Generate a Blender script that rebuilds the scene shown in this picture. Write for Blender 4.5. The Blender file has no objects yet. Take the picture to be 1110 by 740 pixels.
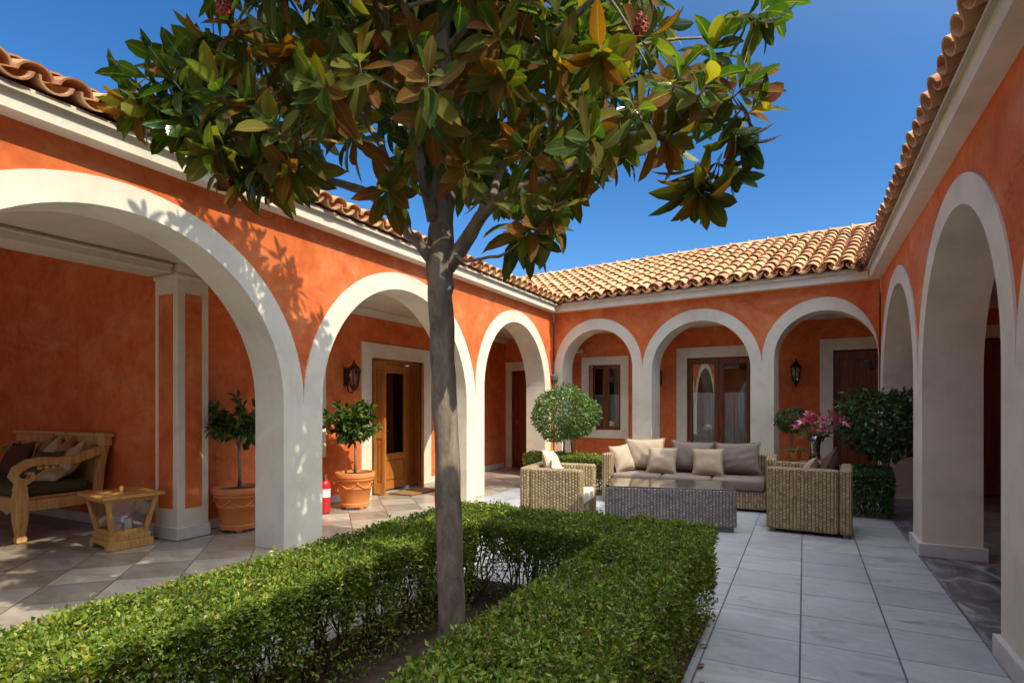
import bpy, bmesh, math, random
import numpy as np
from mathutils import Vector, Matrix
random.seed(7); RNG = np.random.default_rng(7)
SC = bpy.context.scene; COL = SC.collection
PI = math.pi; R = math.radians
sin, cos = math.sin, math.cos

# ------------------------------------------------------------------ camera numbers
FPX, UC, VC, EYE = 620.0, 555.0, 438.0, 1.4
YAW = math.atan(317 / FPX); SY, CY = sin(YAW), cos(YAW)
def P(u, v, F):                       # world point seen at photo pixel (u, v) at forward distance F
    a = (u - UC) / FPX
    return np.array([F * (-SY + a * CY), F * (CY + a * SY), EYE - F * (v - VC) / FPX])
def proj(p):
    F = -SY * p[0] + CY * p[1]; Rr = CY * p[0] + SY * p[1]
    return UC + FPX * Rr / F, VC - FPX * (p[2] - EYE) / F, F

# ------------------------------------------------------------------ materials
def mat(name, base=(.5, .5, .5), rough=.6, spec=.4, metal=0.0):
    m = bpy.data.materials.new(name); m.use_nodes = True
    b = m.node_tree.nodes['Principled BSDF']
    b.inputs['Base Color'].default_value = (*base, 1); b.inputs['Roughness'].default_value = rough
    b.inputs['Specular IOR Level'].default_value = spec; b.inputs['Metallic'].default_value = metal
    return m
class NT:
    def __init__(s, m): s.t = m.node_tree; s.b = s.t.nodes.get('Principled BSDF')
    def n(s, typ, **kw):
        x = s.t.nodes.new(typ)
        for k, v in kw.items():
            if k in x.inputs.keys() if isinstance(k, str) and k in [i.name for i in x.inputs] else False: x.inputs[k].default_value = v
            else: setattr(x, k, v)
        return x
    def l(s, a, b): s.t.links.new(a, b)
    def coord(s, kind='Object', scale=(1, 1, 1), rot=(0, 0, 0), loc=(0, 0, 0)):
        c = s.t.nodes.new('ShaderNodeTexCoord'); m = s.t.nodes.new('ShaderNodeMapping')
        m.inputs['Scale'].default_value = scale; m.inputs['Rotation'].default_value = rot; m.inputs['Location'].default_value = loc
        s.l(c.outputs[kind], m.inputs[0]); return m.outputs[0]
    def geo(s, scale=(1, 1, 1), rot=(0, 0, 0), loc=(0, 0, 0)):
        c = s.t.nodes.new('ShaderNodeNewGeometry'); m = s.t.nodes.new('ShaderNodeMapping')
        m.inputs['Scale'].default_value = scale; m.inputs['Rotation'].default_value = rot; m.inputs['Location'].default_value = loc
        s.l(c.outputs['Position'], m.inputs[0]); return m.outputs[0]
    def noise(s, vec, scale=5, detail=4, rough=.55, dist=0):
        x = s.t.nodes.new('ShaderNodeTexNoise'); x.inputs['Scale'].default_value = scale
        x.inputs['Detail'].default_value = detail; x.inputs['Roughness'].default_value = rough; x.inputs['Distortion'].default_value = dist
        if vec is not None: s.l(vec, x.inputs['Vector'])
        return x.outputs['Fac']
    def ramp(s, fac, stops, interp='LINEAR'):
        x = s.t.nodes.new('ShaderNodeValToRGB'); x.color_ramp.interpolation = interp
        e = x.color_ramp.elements
        while len(e) < len(stops): e.new(.5)
        for el, (p, c) in zip(e, stops):
            el.position = p; el.color = (*c, 1) if len(c) == 3 else c
        s.l(fac, x.inputs[0]); return x.outputs[0]
    def mix(s, fac, a, b, mode='MIX'):
        x = s.t.nodes.new('ShaderNodeMix'); x.data_type = 'RGBA'; x.blend_type = mode
        for sock, val in ((x.inputs[0], fac), (x.inputs[6], a), (x.inputs[7], b)):
            if isinstance(val, (int, float)): sock.default_value = val
            elif isinstance(val, tuple): sock.default_value = (*val, 1)
            else: s.l(val, sock)
        return x.outputs[2]
    def math(s, op, a, b=0.0):
        x = s.t.nodes.new('ShaderNodeMath'); x.operation = op
        for sock, val in ((x.inputs[0], a), (x.inputs[1], b)):
            if isinstance(val, (int, float)): sock.default_value = val
            else: s.l(val, sock)
        return x.outputs[0]
    def bump(s, h, strength=.3, dist=.01):
        x = s.t.nodes.new('ShaderNodeBump'); x.inputs['Strength'].default_value = strength; x.inputs['Distance'].default_value = dist
        s.l(h, x.inputs['Height']); s.l(x.outputs[0], s.b.inputs['Normal'])
    def col(s, c): s.l(c, s.b.inputs['Base Color'])
    def rnd(s):
        return s.t.nodes.new('ShaderNodeNewGeometry').outputs['Random Per Island']

def m_stucco():
    m = mat('terracotta_stucco', rough=.85, spec=.15); t = NT(m)
    g = t.geo()
    a = t.noise(g, 1.6, 7, .68, .8); b = t.noise(g, 8, 6, .7, .6)
    f = t.math('ADD', t.math('MULTIPLY', a, .65), t.math('MULTIPLY', b, .35))
    c = t.ramp(f, [(.32, (.50, .100, .030)), (.45, (.63, .140, .040)), (.56, (.71, .187, .058)), (.72, (.78, .285, .112))])
    st = t.noise(t.geo((7, 7, .35)), 1.0, 4, .6)            # faint vertical weather streaks
    c = t.mix(t.ramp(st, [(.55, (0, 0, 0)), (.75, (.35, .35, .35))]), c, (.40, .085, .03))
    vo = t.t.nodes.new('ShaderNodeTexVoronoi'); vo.feature = 'DISTANCE_TO_EDGE'; vo.inputs['Scale'].default_value = .8
    wv = t.t.nodes.new('ShaderNodeVectorMath'); wv.operation = 'ADD'; nz = t.t.nodes.new('ShaderNodeTexNoise'); nz.inputs['Scale'].default_value = 3; nz.inputs['Detail'].default_value = 6; t.l(g, nz.inputs['Vector'])
    sc_ = t.t.nodes.new('ShaderNodeVectorMath'); sc_.operation = 'SCALE'; sc_.inputs['Scale'].default_value = .5; t.l(nz.outputs['Color'], sc_.inputs[0]); t.l(g, wv.inputs[0]); t.l(sc_.outputs[0], wv.inputs[1]); t.l(wv.outputs[0], vo.inputs['Vector'])
    crk = t.math('MULTIPLY', t.math('LESS_THAN', vo.outputs['Distance'], .0035), t.math('GREATER_THAN', t.noise(g, 1.1, 2), .54))
    c = t.mix(t.math('MULTIPLY', crk, .45), c, (.28, .07, .03))
    fade = t.noise(t.geo((1, 1, 1.6), loc=(3, 7, 1)), .8, 5, .7, 1.2); c = t.mix(t.ramp(fade, [(.52, (0, 0, 0)), (.72, (.55, .55, .55))]), c, (.80, .34, .17))
    t.col(c); t.bump(t.math('ADD', t.math('MULTIPLY', t.noise(g, 6, 5, .6, 1.5), 2.0), t.noise(g, 55, 4, .7)), .35, .007); return m
def m_paint(name, base, var=.08):
    m = mat(name, rough=.75, spec=.2); t = NT(m); g = t.geo()
    a = t.noise(g, 2.2, 6, .65, .3)
    d = tuple(x * (1 - var * 2.2) for x in base)
    c = t.ramp(a, [(.3, d), (.55, base), (.75, tuple(min(1, x * (1 + var * .3)) for x in base))])
    sp = t.noise(g, 16, 6, .75, .4); c = t.mix(t.ramp(sp, [(.60, (0, 0, 0)), (.74, (.22, .22, .22))]), c, tuple(x * .55 for x in base))
    dr = t.noise(t.geo((9, 9, .5)), 1.0, 5, .65); c = t.mix(t.ramp(dr, [(.58, (0, 0, 0)), (.75, (.22, .22, .22))]), c, tuple(x * .6 for x in base))
    t.col(c); t.bump(t.math('ADD', t.math('MULTIPLY', t.noise(g, 5, 4, .6, 1.0), 1.5), t.noise(g, 70, 3, .6)), .22, .005); return m
def m_marble(name, c0, c1, c2, scale=(1, 4, 1), rough=.35):
    m = mat(name, rough=rough, spec=.45); t = NT(m)
    v = t.noise(t.geo(scale), 1.6, 9, .62, 1.1)
    t.col(t.ramp(v, [(.32, c0), (.5, c1), (.66, c2)])); t.bump(t.noise(t.geo(), 30, 4), .06, .004); return m
def m_court():
    m = mat('pale_marble_tiles', rough=.42, spec=.4); t = NT(m)
    br = t.t.nodes.new('ShaderNodeTexBrick'); br.offset = 0; br.squash = 1
    t.l(t.geo(loc=(.022, .11, 0)), br.inputs['Vector'])
    for k, v in (('Scale', 1), ('Mortar Size', .0055), ('Mortar Smooth', .15), ('Bias', 0), ('Brick Width', .486), ('Row Height', .486)): br.inputs[k].default_value = v
    br.inputs['Color1'].default_value = (0, 0, 0, 1); br.inputs['Color2'].default_value = (1, 1, 1, 1); br.inputs['Mortar'].default_value = (.5, .5, .5, 1)
    # a different vein offset in every tile
    off = t.t.nodes.new('ShaderNodeVectorMath'); off.operation = 'MULTIPLY_ADD'
    t.l(br.outputs['Color'], off.inputs[0]); off.inputs[1].default_value = (9.3, 5.1, 3.7); t.l(t.geo((1.2, 3.0, 1), rot=(0, 0, .22)), off.inputs[2])
    v = t.noise(off.outputs[0], 1.5, 9, .66, .9)
    c = t.ramp(v, [(.28, (.24, .245, .25)), (.38, (.40, .40, .40)), (.46, (.50, .50, .495)), (.54, (.44, .44, .44)), (.62, (.54, .535, .52)), (.75, (.58, .57, .55))])
    tone = t.ramp(br.outputs['Color'], [(0, (.80, .82, .86)), (1, (1.0, 1.0, 1.0))])
    c = t.mix(1.0, c, tone, 'MULTIPLY')
    stain = t.noise(t.geo(), 1.1, 6, .7, .5)
    c = t.mix(t.ramp(stain, [(.48, (0, 0, 0)), (.75, (.55, .55, .55))]), c, (.27, .26, .25))
    sxy = t.t.nodes.new('ShaderNodeSeparateXYZ'); t.l(t.geo(loc=(.022, 0, 0)), sxy.inputs[0])
    fx = t.math('FRACT', t.math('ADD', t.math('DIVIDE', sxy.outputs[0], .486), .5)); lm = t.math('LESS_THAN', t.math('ABSOLUTE', t.math('SUBTRACT', fx, .5)), .0095)
    c = t.mix(t.math('MULTIPLY', br.outputs['Fac'], .72), c, (.10, .10, .105)); c = t.mix(lm, c, (.10, .10, .105)); t.col(c)
    h = t.math('SUBTRACT', t.math('MULTIPLY', t.noise(t.geo(), 18, 5), .25), br.outputs['Fac'])
    t.bump(h, .35, .004)
    t.l(t.ramp(t.noise(t.geo(), 3, 5), [(.3, (.32, .32, .32)), (.7, (.55, .55, .55))]), t.b.inputs['Roughness']); return m
def m_loggia():
    m = mat('loggia_marble_tiles', rough=.3, spec=.45); t = NT(m)
    g = t.geo(rot=(0, 0, R(45)), loc=(.15, .2, 0))
    ch = t.t.nodes.new('ShaderNodeTexChecker'); ch.inputs['Scale'].default_value = 1 / .47; t.l(g, ch.inputs['Vector'])
    br = t.t.nodes.new('ShaderNodeTexBrick'); br.offset = 0
    t.l(g, br.inputs['Vector'])
    for k, v in (('Scale', 1), ('Mortar Size', .005), ('Mortar Smooth', .1), ('Brick Width', .47), ('Row Height', .47)): br.inputs[k].default_value = v
    br.inputs['Color1'].default_value = (.72, .72, .72, 1); br.inputs['Color2'].default_value = (1, 1, 1, 1)
    v = t.noise(t.geo((1, 2.6, 1), rot=(0, 0, .5)), 2.4, 8, .65, 1.0)
    li = t.ramp(v, [(.3, (.36, .31, .24)), (.55, (.54, .47, .37)), (.75, (.66, .59, .48))])
    dk = t.ramp(v, [(.3, (.24, .20, .155)), (.5, (.36, .305, .24)), (.75, (.50, .435, .35))])
    c = t.mix(ch.outputs['Fac'], dk, li); c = t.mix(1.0, c, br.outputs['Color'], 'MULTIPLY')
    c = t.mix(br.outputs['Fac'], c, (.08, .07, .065)); t.col(c)
    t.bump(t.math('MULTIPLY', br.outputs['Fac'], -1), .3, .003); return m
def m_tile():
    m = mat('clay_roof_tile', rough=.8, spec=.2); t = NT(m)
    r = t.rnd()
    c = t.ramp(r, [(0, (.46, .20, .09)), (.25, (.58, .28, .12)), (.5, (.64, .35, .16)), (.72, (.66, .42, .22)), (.88, (.60, .28, .15)), (1, (.40, .19, .10))])
    n = t.noise(t.geo(), 9, 6, .7, .3)
    c = t.mix(t.ramp(n, [(.42, (0, 0, 0)), (.75, (.5, .5, .5))]), c, (.56, .38, .22))
    n2 = t.noise(t.geo(), 26, 5, .7)
    c = t.mix(t.ramp(n2, [(.55, (0, 0, 0)), (.75, (.6, .6, .6))]), c, (.20, .13, .085))
    t.col(c); t.bump(n2, .3, .006); return m
def m_leaf(name, stops, back=None, rough=.45, spec=.4, trans=.25, tcol=None, patch=None, rib=False):
    m = mat(name, rough=rough, spec=spec); t = NT(m)
    c = t.ramp(t.rnd(), stops)
    if back:
        bk = t.ramp(t.rnd(), back)
        g = t.t.nodes.new('ShaderNodeNewGeometry'); c = t.mix(g.outputs['Backfacing'], c, bk)
        t.l(t.ramp(g.outputs['Backfacing'], [(0, (rough,) * 3), (1, (.75,) * 3)]), t.b.inputs['Roughness'])
        t.l(t.ramp(g.outputs['Backfacing'], [(0, (spec,) * 3), (1, (.12,) * 3)]), t.b.inputs['Specular IOR Level'])
    if rib:
        sx = t.t.nodes.new('ShaderNodeSeparateXYZ'); t.l(t.coord('UV'), sx.inputs[0]); dx = t.math('ABSOLUTE', t.math('SUBTRACT', sx.outputs[0], .5))
        vein = t.math('SINE', t.math('ADD', t.math('MULTIPLY', sx.outputs[1], 75.0), t.math('MULTIPLY', dx, -34.0)))
        c = t.mix(t.ramp(vein, [(.72, (0, 0, 0)), (.95, (.14, .14, .14))]), c, (.15, .16, .05))
        c = t.mix(t.ramp(dx, [(.02, (.55, .55, .55)), (.06, (0, 0, 0))]), c, (.20, .19, .06))
        blot = t.noise(t.geo(), 22, 4, .65); c = t.mix(t.ramp(blot, [(.56, (0, 0, 0)), (.72, (.5, .5, .5))]), c, (.16, .11, .03))
        t.bump(t.math('MULTIPLY', vein, .3), .25, .002)
    if patch: c = t.mix(t.ramp(t.noise(t.geo(), 3.2, 5, .65, .4), [(.46, (0, 0, 0)), (.68, (.6, .6, .6))]), c, patch)
    t.col(c)
    tr = t.t.nodes.new('ShaderNodeBsdfTranslucent'); mx = t.t.nodes.new('ShaderNodeMixShader'); mx.inputs[0].default_value = trans
    tc = t.mix(1.0, c, tcol or (1.5, 1.6, .7), 'MULTIPLY'); t.l(tc, tr.inputs[0])
    out = t.t.nodes['Material Output']
    t.l(t.b.outputs[0], mx.inputs[1]); t.l(tr.outputs[0], mx.inputs[2]); t.l(mx.outputs[0], out.inputs[0]); return m
def m_bark(name, c0, c1, c2):
    m = mat(name, rough=.9, spec=.15); t = NT(m)
    n = t.noise(t.geo((1, 1, .35)), 14, 7, .7, .6); n2 = t.noise(t.geo(), 5, 4, .6)
    c = t.ramp(n, [(.3, c0), (.5, c1), (.7, c2)])
    c = t.mix(t.ramp(n2, [(.55, (0, 0, 0)), (.7, (.6, .6, .6))]), c, (.22, .21, .17))
    sp = t.noise(t.geo(), 60, 3, .6); c = t.mix(t.ramp(sp, [(.62, (0, 0, 0)), (.7, (.5, .5, .5))]), c, (.36, .34, .30))
    t.col(c); t.bump(t.math('ADD', n, t.math('MULTIPLY', t.noise(t.geo((1, 1, .6)), 45, 5, .7), .5)), .7, .012); return m
def m_wood(name, c0, c1, c2, rough=.45, scale=(14, 14, 1.2), spec=.35):
    m = mat(name, rough=rough, spec=spec); t = NT(m)
    n = t.noise(t.geo(scale), 1.6, 7, .6, 1.2)
    t.col(t.ramp(n, [(.3, c0), (.5, c1), (.7, c2)])); t.bump(n, .12, .004); return m
def m_wicker(name, dark, mid, light):
    m = mat(name, rough=.55, spec=.35); t = NT(m)
    uv = t.coord('UV'); sx = t.t.nodes.new('ShaderNodeSeparateXYZ'); t.l(uv, sx.inputs[0])
    px, py = .035, .034
    w1 = t.math('SUBTRACT', t.noise(t.geo(), 13, 3), .5); w2 = t.math('SUBTRACT', t.noise(t.geo(loc=(4, 2, 7)), 17, 3), .5)
    U = t.math('DIVIDE', t.math('ADD', sx.outputs[0], t.math('MULTIPLY', w1, .016)), px); V = t.math('DIVIDE', t.math('ADD', sx.outputs[1], t.math('MULTIPLY', w2, .022)), py)
    fu = t.math('FRACT', U); fv = t.math('FRACT', V)
    row = t.math('MODULO', t.math('FLOOR', U), 2.0)
    V = t.math('ADD', V, t.math('MULTIPLY', row, .5)); fv = t.math('FRACT', V); ph = t.math('MULTIPLY', U, 2.0)
    col = t.math('POWER', t.math('SINE', t.math('MULTIPLY', fu, PI)), .6)
    strand = t.math('POWER', t.math('SINE', t.math('MULTIPLY', fv, PI)), .5)
    h = t.math('MULTIPLY', col, t.math('ADD', t.math('MULTIPLY', strand, .72), .28))
    rn = t.t.nodes.new('ShaderNodeTexWhiteNoise'); rn.noise_dimensions = '2D'
    cb = t.t.nodes.new('ShaderNodeCombineXYZ'); t.l(t.math('FLOOR', t.math('MULTIPLY', ph, .5)), cb.inputs[0]); t.l(t.math('FLOOR', V), cb.inputs[1]); t.l(cb.outputs[0], rn.inputs['Vector'])
    base = t.ramp(rn.outputs['Value'], [(0, mid), (.6, light), (1, tuple(x * .75 for x in mid))])
    big = t.noise(t.geo(), 6, 4); base = t.mix(t.ramp(big, [(.4, (0, 0, 0)), (.7, (.45, .45, .45))]), base, mid)
    c = t.mix(t.ramp(h, [(.25, (0, 0, 0)), (.68, (1, 1, 1))]), dark, base); t.col(c)
    t.bump(h, 1.0, .008); return m
def m_fabric(name, c, rough=.9):
    m = mat(name, rough=rough, spec=.1); t = NT(m)
    n = t.noise(t.coord(), 3, 5, .6); d = tuple(x * .82 for x in c)
    c2 = t.ramp(n, [(.3, d), (.6, c)]); w = t.noise(t.coord(), 260, 2)
    t.col(t.mix(t.ramp(w, [(.4, (0, 0, 0)), (.7, (.3, .3, .3))]), c2, tuple(x * .6 for x in c))); 
    t.bump(t.math('ADD', t.math('MULTIPLY', w, .3), t.noise(t.coord(), 9, 3, .5, .5)), .35, .012); return m
def m_glass(name, tint=(.9, .95, .93), rough=.0, trans=.75):
    m = mat(name, tint, rough, .5); t = NT(m)
    tr = t.t.nodes.new('ShaderNodeBsdfTransparent'); tr.inputs[0].default_value = (*tint, 1)
    gl = t.t.nodes.new('ShaderNodeBsdfGlossy'); gl.inputs[1].default_value = rough
    fr = t.t.nodes.new('ShaderNodeFresnel'); fr.inputs[0].default_value = 1.6
    mx = t.t.nodes.new('ShaderNodeMixShader'); mx2 = t.t.nodes.new('ShaderNodeMath'); mx2.operation = 'ADD'; mx2.use_clamp = True; mx2.inputs[1].default_value = 1 - trans
    t.l(fr.outputs[0], mx2.inputs[0]); t.l(mx2.outputs[0], mx.inputs[0]); t.l(tr.outputs[0], mx.inputs[1]); t.l(gl.outputs[0], mx.inputs[2])
    t.l(mx.outputs[0], t.t.nodes['Material Output'].inputs[0]); return m

M = {}
M['stucco'] = m_stucco()
M['cream'] = m_paint('cream_paint', (.77, .70, .55))
M['ceil'] = m_paint('ceiling_paint', (.62, .55, .42))
M['plinth'] = m_marble('plinth_marble', (.50, .48, .45), (.64, .61, .56), (.70, .67, .62), (1, 1, 1), .4)
M['court'] = m_court(); M['loggia'] = m_loggia()
M['darkmarble'] = m_marble('dark_marble', (.06, .06, .065), (.15, .15, .155), (.42, .41, .40), (2.6, 1.4, 1), .3)
M['kerb'] = m_marble('kerb_marble', (.14, .14, .15), (.22, .22, .24), (.30, .30, .32), (1, 1, 1), .4)
M['tile'] = m_tile()
M['soil'] = m_marble('soil', (.035, .02, .012), (.075, .042, .025), (.12, .07, .045), (6, 6, 6), .95)
M['ground'] = m_marble('dry_ground', (.16, .13, .09), (.24, .2, .14), (.3, .25, .18), (.2, .2, .2), .95)
M['hedge'] = m_leaf('hedge_leaf', [(0, (.055, .105, .014)), (.3, (.12, .20, .022)), (.6, (.21, .28, .032)), (.85, (.32, .36, .045)), (.955, (.36, .36, .06)), (.97, (.26, .12, .04)), (1, (.22, .10, .04))], rough=.4, spec=.45, trans=.28, patch=(.085, .12, .018))
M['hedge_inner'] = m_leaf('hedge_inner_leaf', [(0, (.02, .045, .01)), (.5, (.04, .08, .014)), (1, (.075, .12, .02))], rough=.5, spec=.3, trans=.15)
M['twig'] = m_bark('hedge_twig', (.05, .035, .022), (.11, .08, .05), (.18, .14, .09))
M['bark'] = m_bark('grey_bark', (.10, .072, .05), (.24, .19, .135), (.38, .31, .23))
M['magnolia'] = m_leaf('magnolia_leaf', [(0, (.010, .036, .013)), (.38, (.020, .065, .017)), (.66, (.036, .095, .02)), (.82, (.085, .135, .024)), (.94, (.18, .185, .035)), (1, (.25, .20, .05))],
                      back=[(0, (.15, .050, .012)), (.28, (.17, .078, .016)), (.40, (.075, .08, .014)), (.66, (.04, .078, .015)), (.86, (.14, .14, .024)), (1, (.16, .07, .013))], rough=.16, spec=.7, trans=.32, tcol=(3.4, 3.0, .7), rib=True)
M['cone'] = mat('red_seed_cone', (.35, .05, .03), .6)
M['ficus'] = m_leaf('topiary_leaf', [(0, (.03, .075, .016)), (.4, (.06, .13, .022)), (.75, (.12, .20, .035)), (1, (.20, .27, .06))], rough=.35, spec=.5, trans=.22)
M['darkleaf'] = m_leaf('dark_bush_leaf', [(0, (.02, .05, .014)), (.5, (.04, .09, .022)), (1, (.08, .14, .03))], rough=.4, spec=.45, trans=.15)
M['citrus'] = m_leaf('citrus_leaf', [(0, (.025, .065, .014)), (.5, (.055, .12, .02)), (.85, (.11, .18, .03)), (1, (.2, .22, .04))], rough=.35, spec=.5, trans=.25)
M['terracotta'] = m_paint('terracotta_pot', (.68, .235, .075), .12)
M['wicker'] = m_wicker('natural_wicker', (.11, .07, .035), (.36, .25, .13), (.52, .40, .23))
M['wicker_grey'] = m_wicker('grey_wicker', (.07, .06, .055), (.25, .215, .20), (.36, .32, .29))
M['tan'] = m_fabric('tan_linen', (.48, .38, .27)); M['pale'] = m_fabric('pale_linen', (.62, .55, .43))
M['taupe'] = m_fabric('taupe_canvas', (.27, .205, .165)); M['brown'] = m_fabric('brown_canvas', (.16, .09, .07))
M['green_fab'] = m_fabric('green_velvet', (.10, .10, .045)); M['cream_fab'] = m_fabric('cream_cotton', (.60, .48, .28)); M['rust_fab'] = m_fabric('rust_cotton', (.45, .22, .09))
M['plum_fab'] = m_fabric('plum_canvas', (.13, .055, .04))
M['door_l'] = m_wood('honey_door_wood', (.30, .095, .018), (.43, .15, .028), (.53, .21, .045), .4)
M['door_d'] = m_wood('mahogany_wood', (.13, .034, .012), (.21, .062, .021), (.28, .095, .034), .4)
M['teak'] = m_wood('bench_teak', (.44, .23, .07), (.62, .36, .13), (.72, .48, .21), .55)
M['oak'] = m_wood('lantern_wood', (.42, .20, .05), (.58, .31, .09), (.66, .40, .14), .45)
M['glass'] = m_glass('window_glass', (.92, .95, .93), 0, .97); M['tglass'] = m_glass('smoked_table_glass', (.30, .29, .28), .02, .72)
M['vglass'] = m_glass('vase_glass', (.82, .9, .84), 0, .85); M['lglass'] = m_glass('lantern_glass', (.93, .93, .9), 0, .9)
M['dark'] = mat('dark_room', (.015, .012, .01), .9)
M['curtain'] = m_fabric('white_voile', (.86, .85, .80))
M['iron'] = mat('rusted_iron', (.07, .028, .018), .6, .4, .3); M['black'] = mat('black_metal', (.015, .014, .014), .5)
M['frost'] = mat('lamp_glass', (.62, .55, .42), .2, .5)
M['red'] = mat('red_enamel', (.62, .02, .02), .25, .5); M['white'] = mat('white_plastic', (.75, .75, .73), .4)
M['grey'] = mat('grey_plastic', (.17, .17, .17), .5); M['rubber'] = mat('black_rubber', (.02, .02, .02), .7)
M['mat'] = m_fabric('coir', (.36, .20, .08)); M['wax'] = mat('candle_wax', (.8, .72, .55), .5)
M['brass'] = mat('brass', (.5, .33, .1), .3, .5, 1)
M['pink'] = m_leaf('lily_petal', [(0, (.36, .015, .07)), (.5, (.50, .05, .12)), (.78, (.65, .22, .28)), (1, (.8, .62, .62))], rough=.5, trans=.25, tcol=(1.2, .9, .9))

# ------------------------------------------------------------------ mesh builder
class MB:
    def __init__(s): s.v = []; s.f = []
    def add(s, vs, fs):
        o = len(s.v); s.v += [tuple(x) for x in vs]; s.f += [tuple(i + o for i in f) for f in fs]; return s
    def box(s, x0, x1, y0, y1, z0, z1, rot=None, piv=None):
        vs = [Vector((x, y, z)) for z in (z0, z1) for y in (y0, y1) for x in (x0, x1)]
        if rot is not None:
            pv = Vector(piv or (0, 0, 0)); vs = [rot @ (q - pv) + pv for q in vs]
        return s.add(vs, [(0, 2, 3, 1), (4, 5, 7, 6), (0, 1, 5, 4), (2, 6, 7, 3), (0, 4, 6, 2), (1, 3, 7, 5)])
    def prism(s, poly, d0, d1, fn):            # poly of (a,b), extruded from d0 to d1, fn(a,b,d)->xyz
        n = len(poly); vs = [fn(a, b, d0) for a, b in poly] + [fn(a, b, d1) for a, b in poly]
        fs = [tuple(range(n))[::-1], tuple(range(n, 2 * n))] + [(i, (i + 1) % n, n + (i + 1) % n, n + i) for i in range(n)]
        return s.add(vs, fs)
    def tube(s, path, rad, n=8, cap=True):
        path = [Vector(p) for p in path]; rad = rad if hasattr(rad, '__len__') else [rad] * len(path)
        vs = []; up = None
        for i, p in enumerate(path):
            t = (path[min(i + 1, len(path) - 1)] - path[max(i - 1, 0)])
            t = t.normalized() if t.length > 1e-9 else Vector((0, 0, 1))
            if up is None: up = t.orthogonal().normalized()
            up = (up - t * up.dot(t)); up = up.normalized() if up.length > 1e-6 else t.orthogonal().normalized()
            b = t.cross(up)
            for k in range(n):
                a = 2 * PI * k / n; vs.append(p + (up * cos(a) + b * sin(a)) * rad[i])
        fs = [(i * n + k, i * n + (k + 1) % n, (i + 1) * n + (k + 1) % n, (i + 1) * n + k) for i in range(len(path) - 1) for k in range(n)]
        if cap: fs += [tuple(range(n))[::-1], tuple((len(path) - 1) * n + k for k in range(n))]
        return s.add(vs, fs)
    def lathe(s, prof, n=32, c=(0, 0, 0), a0=0.0):
        vs = [(c[0] + r * cos(a0 + 2 * PI * k / n), c[1] + r * sin(a0 + 2 * PI * k / n), c[2] + z) for r, z in prof for k in range(n)]
        fs = [(i * n + k, i * n + (k + 1) % n, (i + 1) * n + (k + 1) % n, (i + 1) * n + k) for i in range(len(prof) - 1) for k in range(n)]
        if prof[0][0] > 1e-4: fs.append(tuple(range(n))[::-1])
        if prof[-1][0] > 1e-4: fs.append(tuple((len(prof) - 1) * n + k for k in range(n)))
        return s.add(vs, fs)
    def build(s, name, material, parent=None, smooth=False, bevel=0, off=None, seg=2, uv=False, recalc=True, weld=False):
        me = bpy.data.meshes.new(name)
        vs = s.v if off is None else [(x - off[0], y - off[1], z - off[2]) for x, y, z in s.v]
        me.from_pydata(vs, [], s.f)
        if recalc or weld:
            bm = bmesh.new(); bm.from_mesh(me)
            if weld: bmesh.ops.remove_doubles(bm, verts=bm.verts, dist=1e-4)
            bmesh.ops.recalc_face_normals(bm, faces=bm.faces); bm.to_mesh(me); bm.free()
        if uv:
            lay = me.uv_layers.new(name='UVMap')
            for p in me.polygons:
                nx, ny, nz = map(abs, p.normal)
                for li in p.loop_indices:
                    x, y, z = me.vertices[me.loops[li].vertex_index].co
                    lay.data[li].uv = (x, y) if nz > max(nx, ny) else ((y, z) if nx > ny else (x, z))
        me.materials.append(material)
        if smooth: me.polygons.foreach_set('use_smooth', [True] * len(me.polygons))
        o = bpy.data.objects.new(name, me); COL.objects.link(o)
        if parent: o.parent = parent
        if bevel:
            b = o.modifiers.new('bevel', 'BEVEL'); b.width = bevel; b.segments = seg; b.limit_method = 'ANGLE'; b.angle_limit = R(40)
            b.harden_normals = False
        return o
def np_obj(name, V, F, material, parent=None, smooth=True, uv=None):   # V (n,3) array, F (m,k) int array
    me = bpy.data.meshes.new(name); k = F.shape[1]
    me.vertices.add(len(V)); me.vertices.foreach_set('co', np.ascontiguousarray(V, dtype=np.float32).ravel())
    me.loops.add(F.size); me.loops.foreach_set('vertex_index', np.ascontiguousarray(F, dtype=np.int32).ravel())
    me.polygons.add(len(F)); me.polygons.foreach_set('loop_start', np.arange(0, F.size, k, dtype=np.int32))
    me.polygons.foreach_set('use_smooth', np.full(len(F), smooth))
    me.update(calc_edges=True)
    if uv is not None: me.uv_layers.new(name='UVMap').data.foreach_set('uv', np.ascontiguousarray(uv[F.ravel()], dtype=np.float32).ravel())
    me.validate(); me.materials.append(material)
    o = bpy.data.objects.new(name, me); COL.objects.link(o)
    if parent: o.parent = parent
    return o
def thing(name, label, cat, loc=(0, 0, 0), rz=0, group=None):
    o = bpy.data.objects.new(name, None); COL.objects.link(o); o.empty_display_size = .1
    o.location = loc; o.rotation_euler = (0, 0, rz); tag(o, label, cat, group); return o
def tag(o, label, cat, group=None):
    o['label'] = label; o['category'] = cat
    if group: o['group'] = group
    return o
def struct(o, kind='structure'): o['kind'] = kind; return o

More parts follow.
